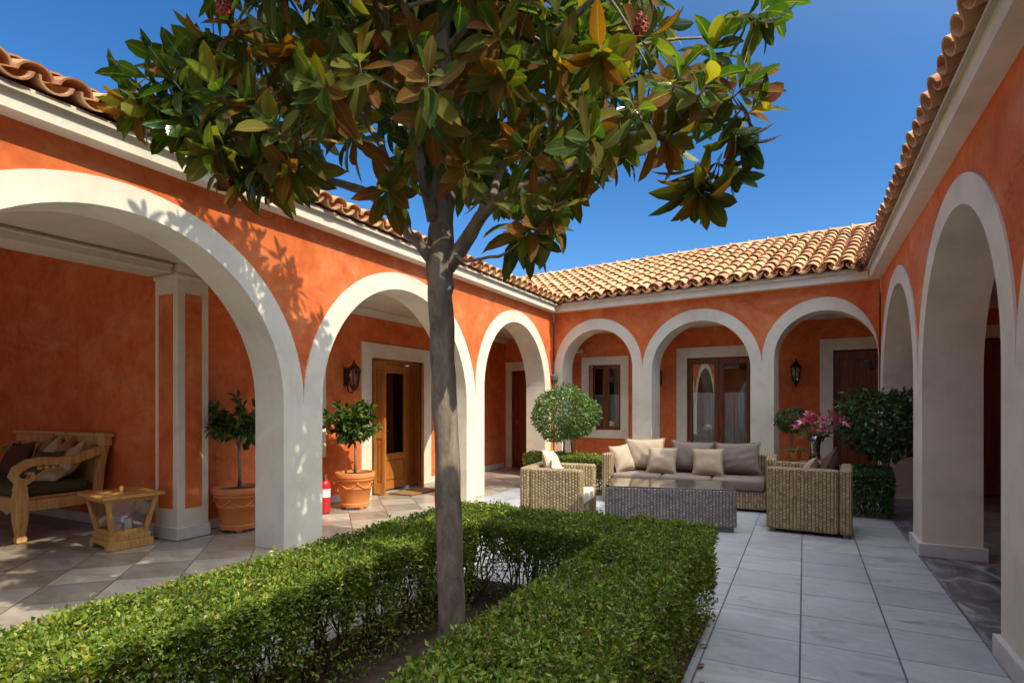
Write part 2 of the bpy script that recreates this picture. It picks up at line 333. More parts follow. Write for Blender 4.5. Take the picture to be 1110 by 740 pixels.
# ------------------------------------------------------------------ ground, floors
XL, XR = -4.45, .98
BP = np.array([-4.45, 10.52]); BA = R(-8.0); BE = np.array([cos(BA), sin(BA)]); BN = np.array([sin(BA), -cos(BA)])   # back arcade line
BLEN = 5.485
IP = np.array([-5.95, 11.35]); _d = np.array([2.4, 11.02]) - IP; IE = _d / np.hypot(*_d); IN = np.array([IE[1], -IE[0]])
XW = -5.95; XRW = 3.25; YB0 = -4.0
def sheet(name, poly, z, m):
    b = MB(); b.add([(x, y, z) for x, y in poly], [tuple(range(len(poly)))]); o = b.build(name, m)
    if o.data.polygons[0].normal.z < 0: o.data.flip_normals()
    return struct(o)
sheet('ground', [(-400, -400), (400, -400), (400, 400), (-400, 400)], -.012, M['ground'])
def bpt(t, n=0.0): return tuple(BP + BE * t + BN * n)
c0 = bpt(0, 0); c1 = bpt(BLEN, 0)
sheet('courtyard_paving', [(-4.30, -7), (.94, -7), (.94, 9.6), (-4.30, 10.35)], 0, M['court'])
def edge_strip(name, poly): return sheet(name, poly, .004, M['darkmarble'])
edge_strip('dark_marble_border', [(.955, -7), (1.46, -7), (1.46, 9.76), (.955, 9.83)])
b = MB(); b.add([(.94, -7, .006), (.956, -7, .006), (.956, 9.8, .006), (.94, 9.8, .006)], [(0, 1, 2, 3)]); struct(b.build('border_joint', M['kerb']))
sheet('left_loggia_floor', [(-10.2, -4), (-4.30, -4), (-4.30, 10.45), (-4.85, 10.6), (-4.85, 11.5), (-10.2, 11.5)], -.003, M['loggia'])
sheet('back_loggia_floor', [(-4.85, 10.34), (.955, 9.6), (.955, 11.5), (-4.85, 11.5)], -.0045, M['loggia'])
sheet('right_loggia_floor', [(1.46, -7), (3.4, -7), (3.4, 11.6), (.955, 11.6), (.955, 9.72), (1.46, 9.66)], -.006, M['loggia'])
HX = (-2.55, -1.97, -1.10, -.52); HY0, HY1, HY2 = -1.2, 3.40, 4.0
sheet('planting_bed_soil', [(HX[0] + .05, HY0), (HX[3] - .03, HY0), (HX[3] - .03, HY2 - .05), (HX[0] + .05, HY2 - .05)], .008, M['soil'])

# ------------------------------------------------------------------ arcaded wings
class Frame:                            # t along the wall, n out into the courtyard, z up
    def __init__(s, o, e, n): s.o = o; s.e = e; s.n = n
    def __call__(s, t, n, z): return (s.o[0] + s.e[0] * t + s.n[0] * n, s.o[1] + s.e[1] * t + s.n[1] * n, z)
FL = Frame((XL, 0), (0, 1), (1, 0)); FR = Frame((XR, 0), (0, 1), (-1, 0)); FB = Frame(BP, BE, BN)
FIL = Frame((XW, 0), (0, 1), (1, 0)); FIB = Frame(IP, IE, IN); FIR = Frame((XRW, 0), (0, 1), (-1, 0))
CORN, CEILZ, ITOP, OTOP = 3.20, 2.98, 2.82, 3.02

def arcade(root, off, fr, t0, t1, arches, th, ztop=3.36, plinths=True):
    """arches: (inner left, inner right, left leg width, right leg width)"""
    wall = MB(); n_s = 40
    def strip(ts, zs):
        vs = []
        for t, z in zip(ts, zs): vs += [fr(t, 0, z), fr(t, 0, ztop), fr(t, -th, z), fr(t, -th, ztop)]
        fs = []
        for i in range(len(ts) - 1):
            a = 4 * i; c = a + 4
            fs += [(a, c, c + 1, a + 1), (a + 2, a + 3, c + 3, c + 2), (a, a + 2, c + 2, c), (a + 1, c + 1, c + 3, a + 3)]
        fs += [(0, 1, 3, 2), (4 * len(ts) - 4, 4 * len(ts) - 2, 4 * len(ts) - 1, 4 * len(ts) - 3)]
        wall.add(vs, fs)
    cur = t0
    for (a, b_, wl, wr) in arches:
        c = (a + b_) / 2; r = (b_ - a) / 2; zs = ITOP - r; bw = OTOP - ITOP
        if a - wl > cur + 1e-3: strip([cur, a - wl], [0, 0])
        th_ = [PI - PI * i / n_s for i in range(n_s + 1)]
        inn = [(c + r * cos(x), zs + r * sin(x)) for x in th_]
        out = [(c + (r + (wl if cos(x) < 0 else wr)) * cos(x), zs + (r + bw) * sin(x)) for x in th_]
        strip([p[0] for p in out], [p[1] - .002 for p in out]); cur = b_ + wr
        # archivolt with its legs, lining the whole opening
        inn = [(a, 0)] + inn + [(b_, 0)]; out = [(a - wl, 0)] + out + [(b_ + wr, 0)]
        m = MB(); vs = []; f0, f1 = .014, -th - .014
        for (ti, zi), (to, zo) in zip(inn, out): vs += [fr(ti, f0, zi), fr(to, f0, zo), fr(to, f1, zo), fr(ti, f1, zi)]
        k = len(inn); fs = []
        for i in range(k - 1):
            for j in range(4): fs.append((4 * i + j, 4 * i + (j + 1) % 4, 4 * i + 4 + (j + 1) % 4, 4 * i + 4 + j))
        fs += [(0, 1, 2, 3), (4 * k - 4, 4 * k - 3, 4 * k - 2, 4 * k - 1)]
        m.add(vs, fs); m.build('archivolt', M['cream'], root, off=off)
    if t1 > cur + 1e-3: strip([cur, t1], [0, 0])
    wall.build('arcade_wall', M['stucco'], root, off=off, weld=True)
    # marble plinths round the piers
    es = [t0] + [x for (a, b_, wl, wr) in arches for x in (a, b_)] + [t1]
    for i in range(0, len(es) if plinths else 0, 2):
        a, b_ = es[i], es[i + 1]
        if b_ - a < .08: continue
        p = MB(); g = .03
        p.prism([(a - g, .016 + g), (b_ + g, .016 + g), (b_ + g, -th - .016 - g), (a - g, -th - .016 - g)], .004, .125, lambda A, B, d: fr(A, B, d))
        p.build('plinth', M['plinth'], root, off=off, bevel=.006)

def cornice(root, off, fr, t0, t1, m0=0.0, m1=0.0):
    prof = [(-.05, CORN), (.15, CORN), (.156, CORN + .165), (-.05, CORN + .165)]
    b = MB(); n = len(prof)
    vs = [fr(t0 + m0 * max(p, 0), p, z) for p, z in prof] + [fr(t1 + m1 * max(p, 0), p, z) for p, z in prof]
    b.add(vs, [tuple(range(n)), tuple(range(n, 2 * n))] + [(i, (i + 1) % n, n + (i + 1) % n, n + i) for i in range(n)])
    b.build('cornice', M['cream'], root, off=off)

def tiled_roof(root, off, fr, t0, t1, eave_n, run, slope, z_e, seed, pitch=.215, rl=.30):
    """barrel tiles: rows of pans and covers from the eave up to the ridge, each tile its own curved piece"""
    rng = np.random.default_rng(seed); V = []; F = []; base = 0
    ncol = int((t1 - t0) / pitch); nrow = int(run / cos(slope) / rl) + 1; S = 8
    dn, dz = -cos(slope), sin(slope)
    def tile(tc, s0, s1, r0, r1, lift0, lift1, up, jt):
        nonlocal base
        th = .014; ring = []
        for (s_, r, lf, tt) in ((s0, r0, lift0, tc), (s1, r1, lift1, tc + jt)):
            for rr in (r, r - th):
                for k in range(S + 1):
                    a = PI * k / S; x = rr * cos(a); h = rr * sin(a) * .82 * (1 if up else -1) + lf + (0 if up else 0)
                    n_ = eave_n + dn * s_ + h * sin(slope); z_ = z_e + dz * s_ + h * cos(slope)
                    ring.append(fr(tt + x, n_, z_))
        V.extend(ring); w = S + 1
        for k in range(S):
            F.append((base + k, base + k + 1, base + 2 * w + k + 1, base + 2 * w + k))                    # outer
            F.append((base + w + k, base + 3 * w + k, base + 3 * w + k + 1, base + w + k + 1))            # inner
            F.append((base + k, base + w + k, base + w + k + 1, base + k + 1))                            # mouth
        F.append((base, base + 2 * w, base + 3 * w, base + w)); F.append((base + S, base + w + S, base + 3 * w + S, base + 2 * w + S))
        base += 4 * w
    for i in range(ncol + 1):
        tc = t0 + i * pitch
        for j in range(nrow):
            s0 = j * rl - (.02 if j else .0) + rng.normal(0, .008); s1 = (j + 1) * rl + .03
            tile(tc + pitch / 2 + rng.normal(0, .004), s0 - .02, s1,   .098, .088, .078 + rng.normal(0, .003), .048, False, rng.normal(0, .004))
            tile(tc + rng.normal(0, .005), s0, s1, .100, .080, .062 + rng.normal(0, .004), .040, True, rng.normal(0, .006))
    np_obj_roof = np_obj('roof', np.array(V) - np.array(off), np.array(F), M['tile'], root, smooth=False)
    # boarding under the tiles, keeps the sun out
    d = MB(); top = run
    d.prism([(eave_n - .02, z_e - .035), (eave_n - top, z_e - .035 + top * math.tan(slope)), (eave_n - 2 * top, z_e - .035), (eave_n - 2 * top, z_e - .06), (eave_n - top, z_e - .06 + top * math.tan(slope)), (eave_n - .02, z_e - .06)], t0, t1, lambda A, B, dd: fr(dd, A, B))
    d.build('roof_deck', M['ceil'], np_obj_roof, off=off)
    # ridge caps
    rb = MB(); L = .42; k = 0; t = t0
    while t < t1:
        zr = z_e + top * math.tan(slope) + .03; pts = []
        for (tt, r) in ((t, .105), (t + L, .09)):
            pts += [(tt, r * cos(PI * q / 8), r * sin(PI * q / 8)) for q in range(9)]
        rb.add([fr(a, eave_n - top + b_, zr + c_ * .9) for a, b_, c_ in pts], [(q, q + 1, q + 10, q + 9) for q in range(8)] + [tuple(range(9))])
        rb.tube([fr(t + .01, eave_n - top + .10 * cos(PI * q / 8), zr + .105 * sin(PI * q / 8)) for q in range(9)], .016, 5)
        t += L - .05
    rb.build('ridge_tiles', M['tile'], np_obj_roof, off=off, smooth=False, recalc=False)

def wall_holes(root, off, fr, t0, t1, z1, holes, th=.3, name='inner_wall', m=None):
    b = MB(); ts = sorted({t0, t1, *[h[0] for h in holes], *[h[1] for h in holes]})
    for a, c in zip(ts[:-1], ts[1:]):
        hs = sorted([(h[2], h[3]) for h in holes if h[0] <= a + 1e-6 and h[1] >= c - 1e-6]); z = 0
        for (p, q) in hs + [(z1, z1)]:
            if p > z + 1e-4: b.prism([(a, 0), (c, 0), (c, -th), (a, -th)], z, p, lambda A, B, d: fr(A, B, d))
            z = q
    bm_o = b.build(name, m or M['stucco'], root, off=off, weld=False); return bm_o
def surround(root, off, fr, a, c, z0, z1, w=.2, proud=.025, sill=False, name='door_surround'):
    b = MB(); f = lambda A, B, d: fr(A, d, B)
    b.prism([(a - w, z0), (a, z0), (a, z1), (c, z1), (c, z0), (c + w, z0), (c + w, z1 + w), (a - w, z1 + w)], -.13, proud, f)
    if sill: b.prism([(a - w, z0 - w), (c + w, z0 - w), (c + w, z0 - .001), (a - w, z0 - .001)], -.13, proud, f)
    return b.build(name, M['cream'], root, off=off, bevel=.006)
def leaf_panel(root, off, fr, a, c, z0, z1, n, m, name='door', th=.045, panels=((.08, .42), (.48, .94)), glass=None, ang=0, hinge='l', handle=None, stile=.09):
    """a framed joinery leaf in the plane n; may swing by ang about its hinge"""
    hx = a if hinge == 'l' else c; ca, sa = cos(ang), sin(ang)
    def f(A, B, d):
        x = A - hx; return fr(hx + x * ca - (d) * sa * (1 if hinge == 'l' else -1), n + abs(x) * sa * 1 + d * ca, B)
    b = MB(); H = z1 - z0; w = stile
    zz = [z0] + [z0 + H * p for pr in panels for p in pr] + [z1]
    b.prism([(a, z0), (a + w, z0), (a + w, z1), (a, z1)], -th, 0, f); b.prism([(c - w, z0), (c, z0), (c, z1), (c - w, z1)], -th, 0, f)
    for i in range(0, len(zz), 2): b.prism([(a + w, zz[i]), (c - w, zz[i]), (c - w, zz[i + 1]), (a + w, zz[i + 1])], -th, 0, f)
    for i, (p, q) in enumerate(panels):
        if glass is not None and i in glass: continue
        b.prism([(a + w, z0 + H * p), (c - w, z0 + H * p), (c - w, z0 + H * q), (a + w, z0 + H * q)], -th + .008, -.018, f)
        g = .035
        if c - a > 2 * w + 2 * g + .03: b.prism([(a + w + g, z0 + H * p + g), (c - w - g, z0 + H * p + g), (c - w - g, z0 + H * q - g), (a + w + g, z0 + H * q - g)], -.02, -.006, f)
    o = b.build(name, m, root, off=off, bevel=.004)
    for i in (glass or ()):
        p, q = panels[i]; g = MB()
        g.prism([(a + w, z0 + H * p), (c - w, z0 + H * p), (c - w, z0 + H * q), (a + w, z0 + H * q)], -.03, -.024, f); g.build('glass_pane', M['glass'], o, off=off)
    if handle:
        hb = MB(); hp = [f(handle, z0 + H * .47, .0), f(handle, z0 + H * .47, .05), f(handle + .1 * (1 if hinge == 'l' else 1), z0 + H * .47, .05)]
        hb.tube(hp, .009, 6); hb.tube([f(handle, z0 + H * .47 - .06, .004), f(handle, z0 + H * .47 + .06, .004)], .014, 6); hb.build('handle', M['brass'], o, off=off, smooth=True)
    return o
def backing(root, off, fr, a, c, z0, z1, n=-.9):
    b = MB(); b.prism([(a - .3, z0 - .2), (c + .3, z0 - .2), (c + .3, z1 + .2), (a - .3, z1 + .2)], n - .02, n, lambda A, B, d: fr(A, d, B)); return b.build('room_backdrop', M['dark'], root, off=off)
def curtain(root, off, fr, a, c, z0, z1, n, seed=0):
    k = 46; vs = []; rng = random.Random(seed); ph = rng.random() * 6
    for i in range(k + 1):
        t = a + (c - a) * i / k; d = .022 * sin(i * 1.05 + ph) + .012 * sin(i * .43 + ph)
        vs += [fr(t, n + d * .6, z1), fr(t, n + d, (z0 + z1) / 2), fr(t, n + d * 1.2, z0)]
    fs = [(3 * i + j, 3 * i + 3 + j, 3 * i + 4 + j, 3 * i + 1 + j) for i in range(k) for j in (0, 1)]
    b = MB(); b.add(vs, fs); return b.build('curtain', M['curtain'], root, off=off, smooth=True)
def baseboard(root, off, fr, segs, h=.11):
    for a, c in segs:
        b = MB(); b.prism([(a, 0), (c, 0), (c, .02), (a, .02)], .002, h, lambda A, B, d: fr(A, B, d))
        b.build('baseboard', M['plinth'], root, off=off, bevel=.003)
def crown(root, off, fr, a, c, z1=CEILZ, h=.13, d=.09):
    b = MB(); b.prism([(0, z1), (0, z1 - h), (.02, z1 - h), (.03, z1 - h + .03), (d - .02, z1 - .03), (d, z1 - .02), (d, z1)], a, c, lambda A, B, dd: fr(dd, A, B)); b.build('crown_moulding', M['ceil'], root, off=off)
def slab(root, off, poly, z0, z1, name, m):
    b = MB(); b.prism(poly, z0, z1, lambda A, B, d: (A, B, d)); return b.build(name, m, root, off=off)
def spout(root, off, p, d):
    b = MB(); d = Vector(d).normalized(); p = Vector(p); path = [p - d * .25, p, p + d * .14]
    b.tube(path, [.075, .075, .08], 14, cap=False); b.tube(path[::-1], [.062, .06, .06], 14, cap=False)
    vs = []; b.build('gutter_spout', M['tile'], root, off=off, smooth=True, recalc=False)

SLOPE = R(23.5); LCZ = 2.85
# ---- left wing
oL = (XL, 3.0, 0); LW = thing('arcade_wing', 'sunlit orange arcaded wing along the left side, with honey wood double door and pilaster corner', 'building', oL)
arcade(LW, oL, FL, -4.0, 10.50, [(-2.31, .53, .26, .255), (1.04, 3.88, .255, .245), (4.37, 7.21, .245, .26), (7.73, 10.07, .26, .27)], .37, plinths=False)
cornice(LW, oL, FL, -4.0, 10.52, 0, -1.0)
tiled_roof(LW, oL, FL, -4.0, 12.2, .215, 4.2, SLOPE, 3.365, 11)
slab(LW, oL, [(-5.80, -4), (XL - .37, -4), (XL - .37, 10.6), (-4.8, 11.6), (-10.2, 11.6), (-10.2, 3.9), (-5.80, 3.9)], LCZ, LCZ + .05, 'ceiling', M['ceil'])
DL = (6.86, 8.20, 0, 2.12); WLn = (5.03, 5.72, .86, 2.10)
wall_holes(LW, oL, FIL, 3.95, 11.55, CEILZ, [DL, WLn])
surround(LW, oL, FIL, DL[0], DL[1], 0, DL[3], .23); surround(LW, oL, FIL, WLn[0], WLn[1], WLn[2], WLn[3], .19, sill=True, name='window_surround')
b = MB(); fr = FIL
for (a, c, z0, z1) in ((DL[0], DL[0] + .06, 0, DL[3]), (DL[1] - .06, DL[1], 0, DL[3]), (DL[0] + .06, DL[1] - .06, DL[3] - .06, DL[3])):
    b.prism([(a, z0), (c, z0), (c, z1), (a, z1)], -.13, -.05, lambda A, B, d: FIL(A, d, B))
b.build('door_frame', M['door_l'], LW, off=oL, bevel=.004)
leaf_panel(LW, oL, FIL, 7.14, 7.88, .02, 2.05, -.07, M['door_l'], 'door', panels=((.06, .235), (.285, .93)), glass=(1,), handle=7.2, stile=.10)
leaf_panel(LW, oL, FIL, 6.92, 7.13, .02, 2.05, -.07, M['door_l'], 'side_panel', stile=.05); leaf_panel(LW, oL, FIL, 7.89, 8.14, .02, 2.05, -.07, M['door_l'], 'side_panel', stile=.05)
leaf_panel(LW, oL, FIL, 6.88, 7.08, .02, 2.06, .03, M['door_l'], 'shutter', ang=R(80), hinge='l', stile=.05)
leaf_panel(LW, oL, FIL, 7.84, 8.18, .02, 2.06, .03, M['door_l'], 'shutter', ang=R(38), hinge='r', stile=.06)
leaf_panel(LW, oL, FIL, WLn[0], WLn[1], WLn[2], WLn[3], -.08, M['door_d'], 'window', panels=((.07, .94),), glass=(0,), stile=.07)
backing(LW, oL, FIL, DL[0], DL[1], 0, DL[3], -.6); backing(LW, oL, FIL, WLn[0], WLn[1], WLn[2], WLn[3], -.6)
baseboard(LW, oL, FIL, [(4.0, DL[0] - .24), (DL[1] + .24, 11.2)]); crown(LW, oL, FIL, 4.03, 11.4, LCZ, .11)
# deep sitting recess with its end wall, beam and panelled corner pilaster
FE = Frame((XW + .05, 3.75), (-1, 0), (0, -1))
def deck_z(x):
    q = (XL + .215) - x; return 3.33 + math.tan(SLOPE) * (q if q < 4.2 else 8.4 - q) - .03
xs = [-6.0, XL + .215 - 4.2, -10.2]
b = MB(); b.prism([(x, deck_z(x)) for x in xs] + [(-10.2, 0), (-6.0, 0)], 3.75, 3.95, lambda A, B, d: (A, d, B)); b.build('recess_wall', M['stucco'], LW, off=oL)
b = MB(); b.box(-10.4, -10.2, -4, 4.0, 0, 4.0); b.build('recess_wall', M['stucco'], LW, off=oL); baseboard(LW, oL, FE, [(.3, 4.0)], .12)
b = MB(); b.box(-6.12, -5.74, -4.0, 3.61, 2.735, LCZ - .002); b.box(-6.10, -5.715, -4.0, 3.61, 2.80, 2.822); b.build('ceiling_beam', M['ceil'], LW, off=oL, bevel=.008)
pil = MB(); pil.box(-6.10, -5.72, 3.66, 4.0, .12, LCZ - .002); pl = pil.build('pilaster', M['cream'], LW, off=oL, bevel=.004)
b = MB(); b.box(-6.118, -5.702, 3.642, 4.018, .003, .13); b.build('pilaster_base', M['plinth'], pl, off=oL, bevel=.006)
b = MB(); b.box(-6.115, -5.705, 3.645, 4.015, 2.70, 2.745); b.build('pilaster_capital', M['cream'], pl, off=oL, bevel=.008)
for (x0, x1, y0, y1) in ((-6.03, -5.80, 3.653, 3.67), (-5.73, -5.713, 3.74, 3.92)):
    b = MB(); b.box(x0, x1, y0, y1, .32, 2.54); b.build('inset_panel', M['stucco'], pl, off=oL)
# ---- back wing
oB = (*bpt(BLEN / 2), 0); BW = thing('arcade_wing', 'shaded orange back wing with three arches, French window and visible tiled roof slope', 'building', oB)
arcade(BW, oB, FB, 0.02, BLEN - .02, [(.205, 1.677, .175, .183), (2.043, 3.71, .183, .175), (4.06, 5.45, .175, .012)], .38)
cornice(BW, oB, FB, 0, BLEN, 1.0, -1.0)
tiled_roof(BW, oB, FB, -3.6, BLEN + 3.4, .215, 3.0, SLOPE, 3.365, 12, pitch=.222)
slab(BW, oB, [(-4.79, 10.62), (XR + .35, 9.85), (XR + .35, 11.5), (-4.79, 11.55)], CEILZ, CEILZ + .05, 'ceiling', M['ceil'])
D3 = (.15, 1.02, 0, 2.14); WA = (1.99, 2.66, .88, 2.2); DB = (3.97, 5.10, 0, 2.27); DC = (6.39, 7.30, 0, 2.31); DR = (8.12, 9.05, 0, 2.40)
wall_holes(BW, oB, FIB, -.2, 9.3, CEILZ, [D3, WA, DB, DC, DR])
for D in (D3, DB, DC, DR): surround(BW, oB, FIB, D[0], D[1], 0, D[3], .2)
surround(BW, oB, FIB, *WA, .17, sill=True, name='window_surround')
leaf_panel(BW, oB, FIB, D3[0], D3[1], .01, D3[3] - .01, -.10, M['door_d'], 'door', handle=D3[0] + .06)
leaf_panel(BW, oB, FIB, DC[0], DC[1], .01, DC[3] - .01, -.10, M['door_d'], 'door', handle=DC[1] - .14)
leaf_panel(BW, oB, FIB, DR[0], DR[1], .01, DR[3] - .01, -.10, M['door_d'], 'door', handle=DR[0] + .06)
mid = (DB[0] + DB[1]) / 2
for (a, c) in ((DB[0], mid - .003), (mid + .003, DB[1])):
    leaf_panel(BW, oB, FIB, a, c, .01, DB[3] - .01, -.06, M['door_d'], 'french_door', panels=((.05, .955),), glass=(0,), stile=.085)
    curtain(BW, oB, FIB, a + .05, c - .03, .03, 1.62, -.13, int(a * 10))
mw = (WA[0] + WA[1]) / 2
for (a, c) in ((WA[0], mw - .003), (mw + .003, WA[1])):
    leaf_panel(BW, oB, FIB, a, c, WA[2], WA[3], -.05, M['door_d'], 'window', panels=((.06, .95),), glass=(0,), stile=.06)
    curtain(BW, oB, FIB, a + .03, c - .03, WA[2] + .02, 1.60, -.16, int(a * 9))
leaf_panel(BW, oB, FIB, WA[0] + .0, WA[0] + .34, WA[2] + .01, WA[3] - .01, .035, M['door_d'], 'shutter', ang=R(62), hinge='l', stile=.05)
for D in (D3, DC, DR): backing(BW, oB, FIB, D[0] + .1, D[1] - .1, 0, D[3], -.35)
backing(BW, oB, FIB, DB[0], DB[1], 0, DB[3], -1.1); backing(BW, oB, FIB, WA[0], WA[1], WA[2], WA[3], -1.0)
baseboard(BW, oB, FIB, [(0.02, D3[0] - .21), (D3[1] + .21, DB[0] - .21), (DB[1] + .21, DC[0] - .21), (DC[1] + .21, DR[0] - .21)]); crown(BW, oB, FIB, 0, 9.2)
spout(BW, oB, (bpt(.16, .20)[0], bpt(.16, .20)[1], 3.38), (.75, -.62, -.18)); spout(BW, oB, (bpt(BLEN - .17, .20)[0], bpt(BLEN - .17, .20)[1], 3.38), (-.62, -.75, -.18))
# ---- right wing
oR = (XR, 3.0, 0); RW = thing('arcade_wing', 'shaded orange arcaded wing along the right edge, beside the paved walk and round bush', 'building', oR)
arcade(RW, oR, FR, -6.9, 9.74, [(-5.5, -2.94, .24, .24), (-2.46, .50, .24, .24), (.98, 3.56, .24, .24), (4.04, 6.42, .24, .24), (6.90, 9.36, .24, .36)], .42)
cornice(RW, oR, FR, -6.9, 9.78, 0, -1.0)
tiled_roof(RW, oR, FR, -6.9, 11.6, .215, 3.0, SLOPE, 3.365, 13)
slab(RW, oR, [(XR + .43, -7), (XRW, -7), (XRW, 11.0), (XR + .43, 11.0)], CEILZ, CEILZ + .05, 'ceiling', M['ceil'])
wall_holes(RW, oR, FIR, -7, 11.3, CEILZ, []); crown(RW, oR, FIR, -7, 11.0); baseboard(RW, oR, FIR, [(-7, 11.0)])

# ---- wing behind the camera that closes the courtyard (seen in the French window)
FS = Frame((-4.45, -8.0), (1, 0), (0, 1)); oS = (-1.7, -8.0, 0); SW = thing('arcade_wing', 'orange arcaded wing closing the courtyard opposite the French window that reflects it', 'building', oS)
arcade(SW, oS, FS, -3, 8.4, [(.2, 2.5, .2, .24), (2.98, 5.28, .24, .2)], .4); cornice(SW, oS, FS, -3, 8.4)
tiled_roof(SW, oS, FS, -3, 8.4, .215, 3.0, SLOPE, 3.365, 14); wall_holes(SW, oS, Frame((-4.45, -9.6), (1, 0), (0, 1)), -3, 8.4, CEILZ, []); slab(SW, oS, [(-7.4, -8.41), (4, -8.41), (4, -9.6), (-7.4, -9.6)], CEILZ, CEILZ + .05, 'ceiling', M['ceil'])

# ------------------------------------------------------------------ lamps, small fittings
def lantern(fr, t, z, label, m):
    base = fr(t, 0, z); yaw = math.atan2(fr.n[1], fr.n[0])
    o = thing('wall_lantern', label, 'wall lamp', base, yaw, 'wall lanterns under the arcades')
    f = MB(); c = (.16, 0, 0)
    for k in range(6):
        a = 2 * PI * k / 6; f.tube([(.16 + .055 * cos(a), .055 * sin(a), -.17), (.16 + .088 * cos(a), .088 * sin(a), .06)], .008, 5)
    f.lathe([(.062, -.19), (.062, -.165), (.03, -.165)], 6, c); f.lathe([(.03, -.23), (.05, -.19)], 6, c)
    f.lathe([(.095, .055), (.105, .07), (.07, .115), (.035, .14), (.035, .155), (.015, .175), (.012, .21)], 6, c); f.build('lantern_frame', m, o)
    g = MB(); g.lathe([(.05, -.16), (.08, .058)], 6, c); g.build('lamp_glass', M['lglass'], o)
    bl = MB(); bl.lathe([(.018, -.16), (.02, -.1), (.03, -.05), (.022, .0), (.004, .03)], 10, c); bl.build('bulb', M['frost'], o, smooth=True)
    br = MB(); br.box(0, .015, -.05, .05, -.16, .1); br.tube([(.01, 0, -.12), (.05, 0, -.24), (.12, 0, -.27), (.16, 0, -.22)], .010, 6); br.tube([(.01, 0, .05), (.07, 0, .09)], .008, 6); br.build('bracket', m, o)
    return o
lantern(FIL, 6.32, 1.83, 'rust brown wall lantern above the potted tree, left of the honey wood door', M['iron'])
lantern(FIB, 5.83, 1.97, 'black wall lantern behind the right arch, above the small dark topiary', M['black'])
lantern(FIB, 3.44, 1.95, 'black wall lantern half hidden by the pier left of the French window', M['black'])
def floodlight(p, rz, label, m):
    o = thing('floodlight', label, 'floodlight', p, rz, 'small floodlights in the courtyard corners')
    b = MB(); b.box(.06, .13, -.07, .07, -.05, .06, Matrix.Rotation(R(25), 3, 'Y'), (.09, 0, 0)); b.build('lamp_head', m, o, bevel=.008)
    b = MB(); b.tube([(0, 0, -.06), (.05, 0, -.07), (.09, 0, -.02)], .012, 6); b.box(0, .012, -.035, .035, -.10, -.02); b.build('mounting_bracket', m, o)
floodlight((*bpt(.07, .012), 1.93), BA - PI / 2, 'grey floodlight on the pier in the back left corner above the topiary', M['grey'])
floodlight((*bpt(BLEN - .1, .012), 1.98), R(-140), 'dark floodlight in the back right corner, above the dark bush', M['black'])
e = FIB(1.70, .0, 2.50); o = thing('emergency_light', 'slim white light fitting high on the orange wall, above the small window', 'light fitting', e, BA - PI / 2)
b = MB(); b.box(0, .06, -.16, .16, -.04, .04); b.build('housing', M['white'], o, bevel=.01); b = MB(); b.box(.061, .075, -.14, .14, -.03, .02); b.build('diffuser', M['frost'], o, bevel=.004)

# ------------------------------------------------------------------ foliage helpers
def unit(a): return a / np.maximum(np.linalg.norm(a, axis=-1, keepdims=True), 1e-9)
def small_leaves(C, D, N, L, W, fold=.25):
    """folded diamond leaves: C base points, D direction, N leaf normal"""
    D = unit(D); S = unit(np.cross(D, N)); Nn = np.cross(S, D)
    L = np.broadcast_to(np.asarray(L), len(C))[:, None]; W = np.broadcast_to(np.asarray(W), len(C))[:, None]
    m = C + D * L * .45; up = Nn * W * fold
    V = np.stack([C, m + S * W / 2 + up, C + D * L - up * .4, m - S * W / 2 + up], 1).reshape(-1, 3)
    i = np.arange(len(C))[:, None] * 4
    F = np.concatenate([i + np.array([0, 1, 2]), i + np.array([0, 2, 3])], 1).reshape(-1, 3); return V, F
PROF = np.array([.10, .62, 1.0, .98, .66, .02]); XS = np.array([0, .2, .42, .62, .84, 1.0])
def big_leaves(C, D, N, L, W, curl, fold=.18):
    D = unit(D); S = unit(np.cross(D, N)); Nn = np.cross(S, D); k = len(XS)
    L = L[:, None, None]; W = W[:, None, None]; cu = curl[:, None, None]
    x = XS[None, :, None]; p = PROF[None, :, None]
    mid = C[:, None] + D[:, None] * L * x - Nn[:, None] * cu * L * x ** 2
    ed = S[:, None] * W / 2 * p; up = Nn[:, None] * W * fold * p
    V = np.stack([mid + ed + up, mid, mid - ed + up], 2).reshape(-1, 3)
    F = []
    for a in range(k - 1):
        for b_ in (0, 1): F.append([a * 3 + b_, a * 3 + b_ + 1, a * 3 + 4 + b_, a * 3 + 3 + b_])
    F = (np.arange(len(C))[:, None, None] * (3 * k) + np.array(F)[None]).reshape(-1, 4); return V, F
def rand_dirs(n, rng=RNG): return unit(rng.normal(size=(n, 3)))
def vnoise(p, s, seed):                    # cheap smooth noise: a few random plane waves
    rng = np.random.default_rng(seed); r = np.zeros(len(p))
    for _ in range(7): r += np.sin(p @ (rng.normal(size=3) * s) + rng.random() * 6.28)
    return r / 3.2
def ball_leaves(c, rad, n, L, W, seed, shell=.35, flat=1.0, droop=.2, lump=.08):
    rng = np.random.default_rng(seed); d = rand_dirs(n, rng)
    rr = (1 - shell * rng.random(n) ** 1.8) * (1 + lump * vnoise(d, 3.0, seed + 1)); p = np.array(c) + d * rr[:, None] * np.array([rad, rad, rad * flat])
    D = unit(d * .5 + rng.normal(size=(n, 3)) * .6 + np.array([0, 0, -droop])); N = unit(d + rng.normal(size=(n, 3)) * .5 + np.array([0, 0, .4]))
    return small_leaves(p, D, N, L * (.7 + .6 * rng.random(n)), W * (.7 + .6 * rng.random(n)))

